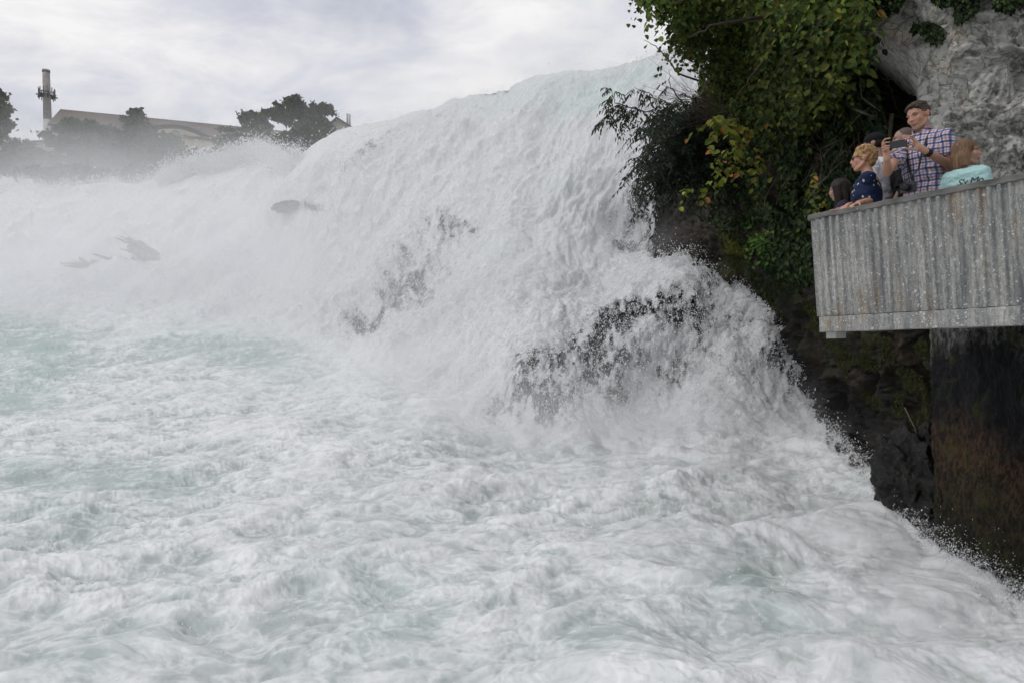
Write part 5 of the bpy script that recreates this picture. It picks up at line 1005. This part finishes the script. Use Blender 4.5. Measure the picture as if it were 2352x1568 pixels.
# smartphone and camera
m_ph = simple('black_glass', (.018,.020,.023), .25, .1, 5, 0, spec=.5)
pc_ = np.array(ph_c); cen = pc_.mean(0); ax = (pc_[1]+pc_[2]-pc_[0]-pc_[3])/2; ay = (pc_[0]+pc_[1]-pc_[2]-pc_[3])/2; hx, hy = np.linalg.norm(ax)/2, np.linalg.norm(ay)/2; ax /= np.linalg.norm(ax); az = np.cross(ax, ay); az /= np.linalg.norm(az); ay = np.cross(az, ax)
def rbox(c, hx, hy, hz, r, ax, ay, az, n=6):
    pr_ = [(sx*(hx-r)+r*math.cos(a), sy*(hy-r)+r*math.sin(a)) for sx, sy, a0 in ((1,1,0), (-1,1,90), (-1,-1,180), (1,-1,270)) for a in np.radians(a0+np.linspace(0, 90, n))]
    k_ = len(pr_); V_ = []
    for z, ins in ((-hz, .0015), (-hz+.0015, 0), (hz-.0015, 0), (hz, .0015)): V_ += [c+ax*x*(1-ins/hx)+ay*y*(1-ins/hy)+az*z for x, y in pr_]
    f = np.array([[i*k_+j, i*k_+(j+1) % k_, (i+1)*k_+(j+1) % k_, (i+1)*k_+j] for i in range(3) for j in range(k_)]); return np.array(V_), [f, np.array([list(range(k_))[::-1], list(range(3*k_, 4*k_))])]
phone = empty('smartphone', tuple(cen)); tag(phone, 'black smartphone held sideways by the person in the plaid shirt', 'smartphone')
az = az if az[1] < 0 else -az
v, f = rbox(cen, hx, hy, .004, .008, ax, ay, az); mesh('case', v-cen, f, m_ph, phone, smooth=False)
v, f = rbox(cen+ax*(hx-.014)+ay*(hy-.014)+az*.0045, .006, .006, .0015, .005, ax, ay, az); mesh('camera_lens', v-cen, f, m_steel, phone, smooth=False)
camo = empty('camera', tuple(camc)); tag(camo, 'black camera hanging on straps in front of the plaid shirt at the rail', 'camera')
cx_ = E['rt']; cy_ = E['fw']; v, f = rbox(camc, .062, .040, .022, .010, cx_, Zv, cy_); mesh('camera_body', v-camc, f, m_ph, camo, smooth=False)
v, f = rbox(camc+Zv*.046, .018, .012, .016, .006, cx_, Zv, cy_); mesh('viewfinder', v-camc, f, m_ph, camo, smooth=False)
lv_ = [([camc+cy_*.02, camc+cy_*.055], [.030, .030]), ([camc+cy_*.055, camc+cy_*.068], [.033, .033])]; tubes('lens', lv_, m_strap, camo, 20, camc)
# 6 girl with brown hair and turquoise shirt
EARS = False
gF = person('child with shoulder length brown hair in a turquoise t-shirt, looking away to the right', P(2221, 352, 5.66), 128, 58, .77, [None, None], clothmat('turquoise_shirt', 'plain', (.34,.52,.52)), skin=(.35,.205,.145), fem=True, hs=1.22, neck=.175, sleeve=.62, grow=.018, bulk=1.05)
m_bh = hairmat('brown_hair', (.070,.038,.022), (.20,.115,.065))
hair(gF, [hb(gF, (0,-.022,.036), (.090,.104,.094)), hb(gF, (0,-.05,-.03), (.092,.080,.09))]+hchain(gF, [(0,-.040,.02), (0,-.055,-.06), (0,-.058,-.13), (0,-.055,-.155)], [(.090,.078), (.100,.070), (.102,.058), (.095,.045)])+hchain(gF, [(-.070,-.005,.05), (-.088,-.02,-.04), (-.088,-.015,-.13)], [(.02,.048), (.018,.050), (.014,.045)])+hchain(gF, [(.070,-.005,.05), (.088,-.02,-.04), (.088,-.015,-.13)], [(.02,.048), (.018,.050), (.014,.045)]), m_bh, disp=.005, sc=30, stretch=(1,1,.1))
# lettering across the back of the shirt
tx = bpy.data.curves.new('lettering', 'FONT'); tx.body = 'Sly Mo'; tx.size = .072; tx.extrude = .0008; tx.shear = .25; tx.space_character = .9
to = bpy.data.objects.new('lettering', tx); COL.objects.link(to); bpy.context.view_layer.update(); ev = to.evaluated_get(bpy.context.evaluated_depsgraph_get()); m2 = ev.to_mesh()
tv = np.array([x.co[:] for x in m2.vertices]); tf = [list(p.vertices) for p in m2.polygons]; ev.to_mesh_clear(); bpy.data.objects.remove(to)
from mathutils.bvhtree import BVHTree
shirt = [o for o in gF['root'].children if o.name.startswith('tshirt')][-1]; bt = BVHTree.FromPolygons([v.co[:] for v in shirt.data.vertices], [list(p.vertices) for p in shirt.data.polygons])
G_ = gF; c0_ = G_['nb']-G_['up']*.150*1-G_['fw']*.4; V_ = []
for x, y, z in tv:
    p0 = c0_+G_['rt']*(x-.02)+G_['up']*(y+.0); h = bt.ray_cast(Vector(p0-G_['foot']), Vector(G_['fw']), 1.0)
    p1 = np.array(h[0][:]) if h[0] is not None else p0-G_['foot']+G_['fw']*.3; V_.append(p1-G_['fw']*(.003+z))
me = bpy.data.meshes.new('lettering'); me.from_pydata([tuple(x) for x in V_], [], tf); me.materials.append(m_strap); lo_ = bpy.data.objects.new('lettering', me); COL.objects.link(lo_); lo_.parent = shirt
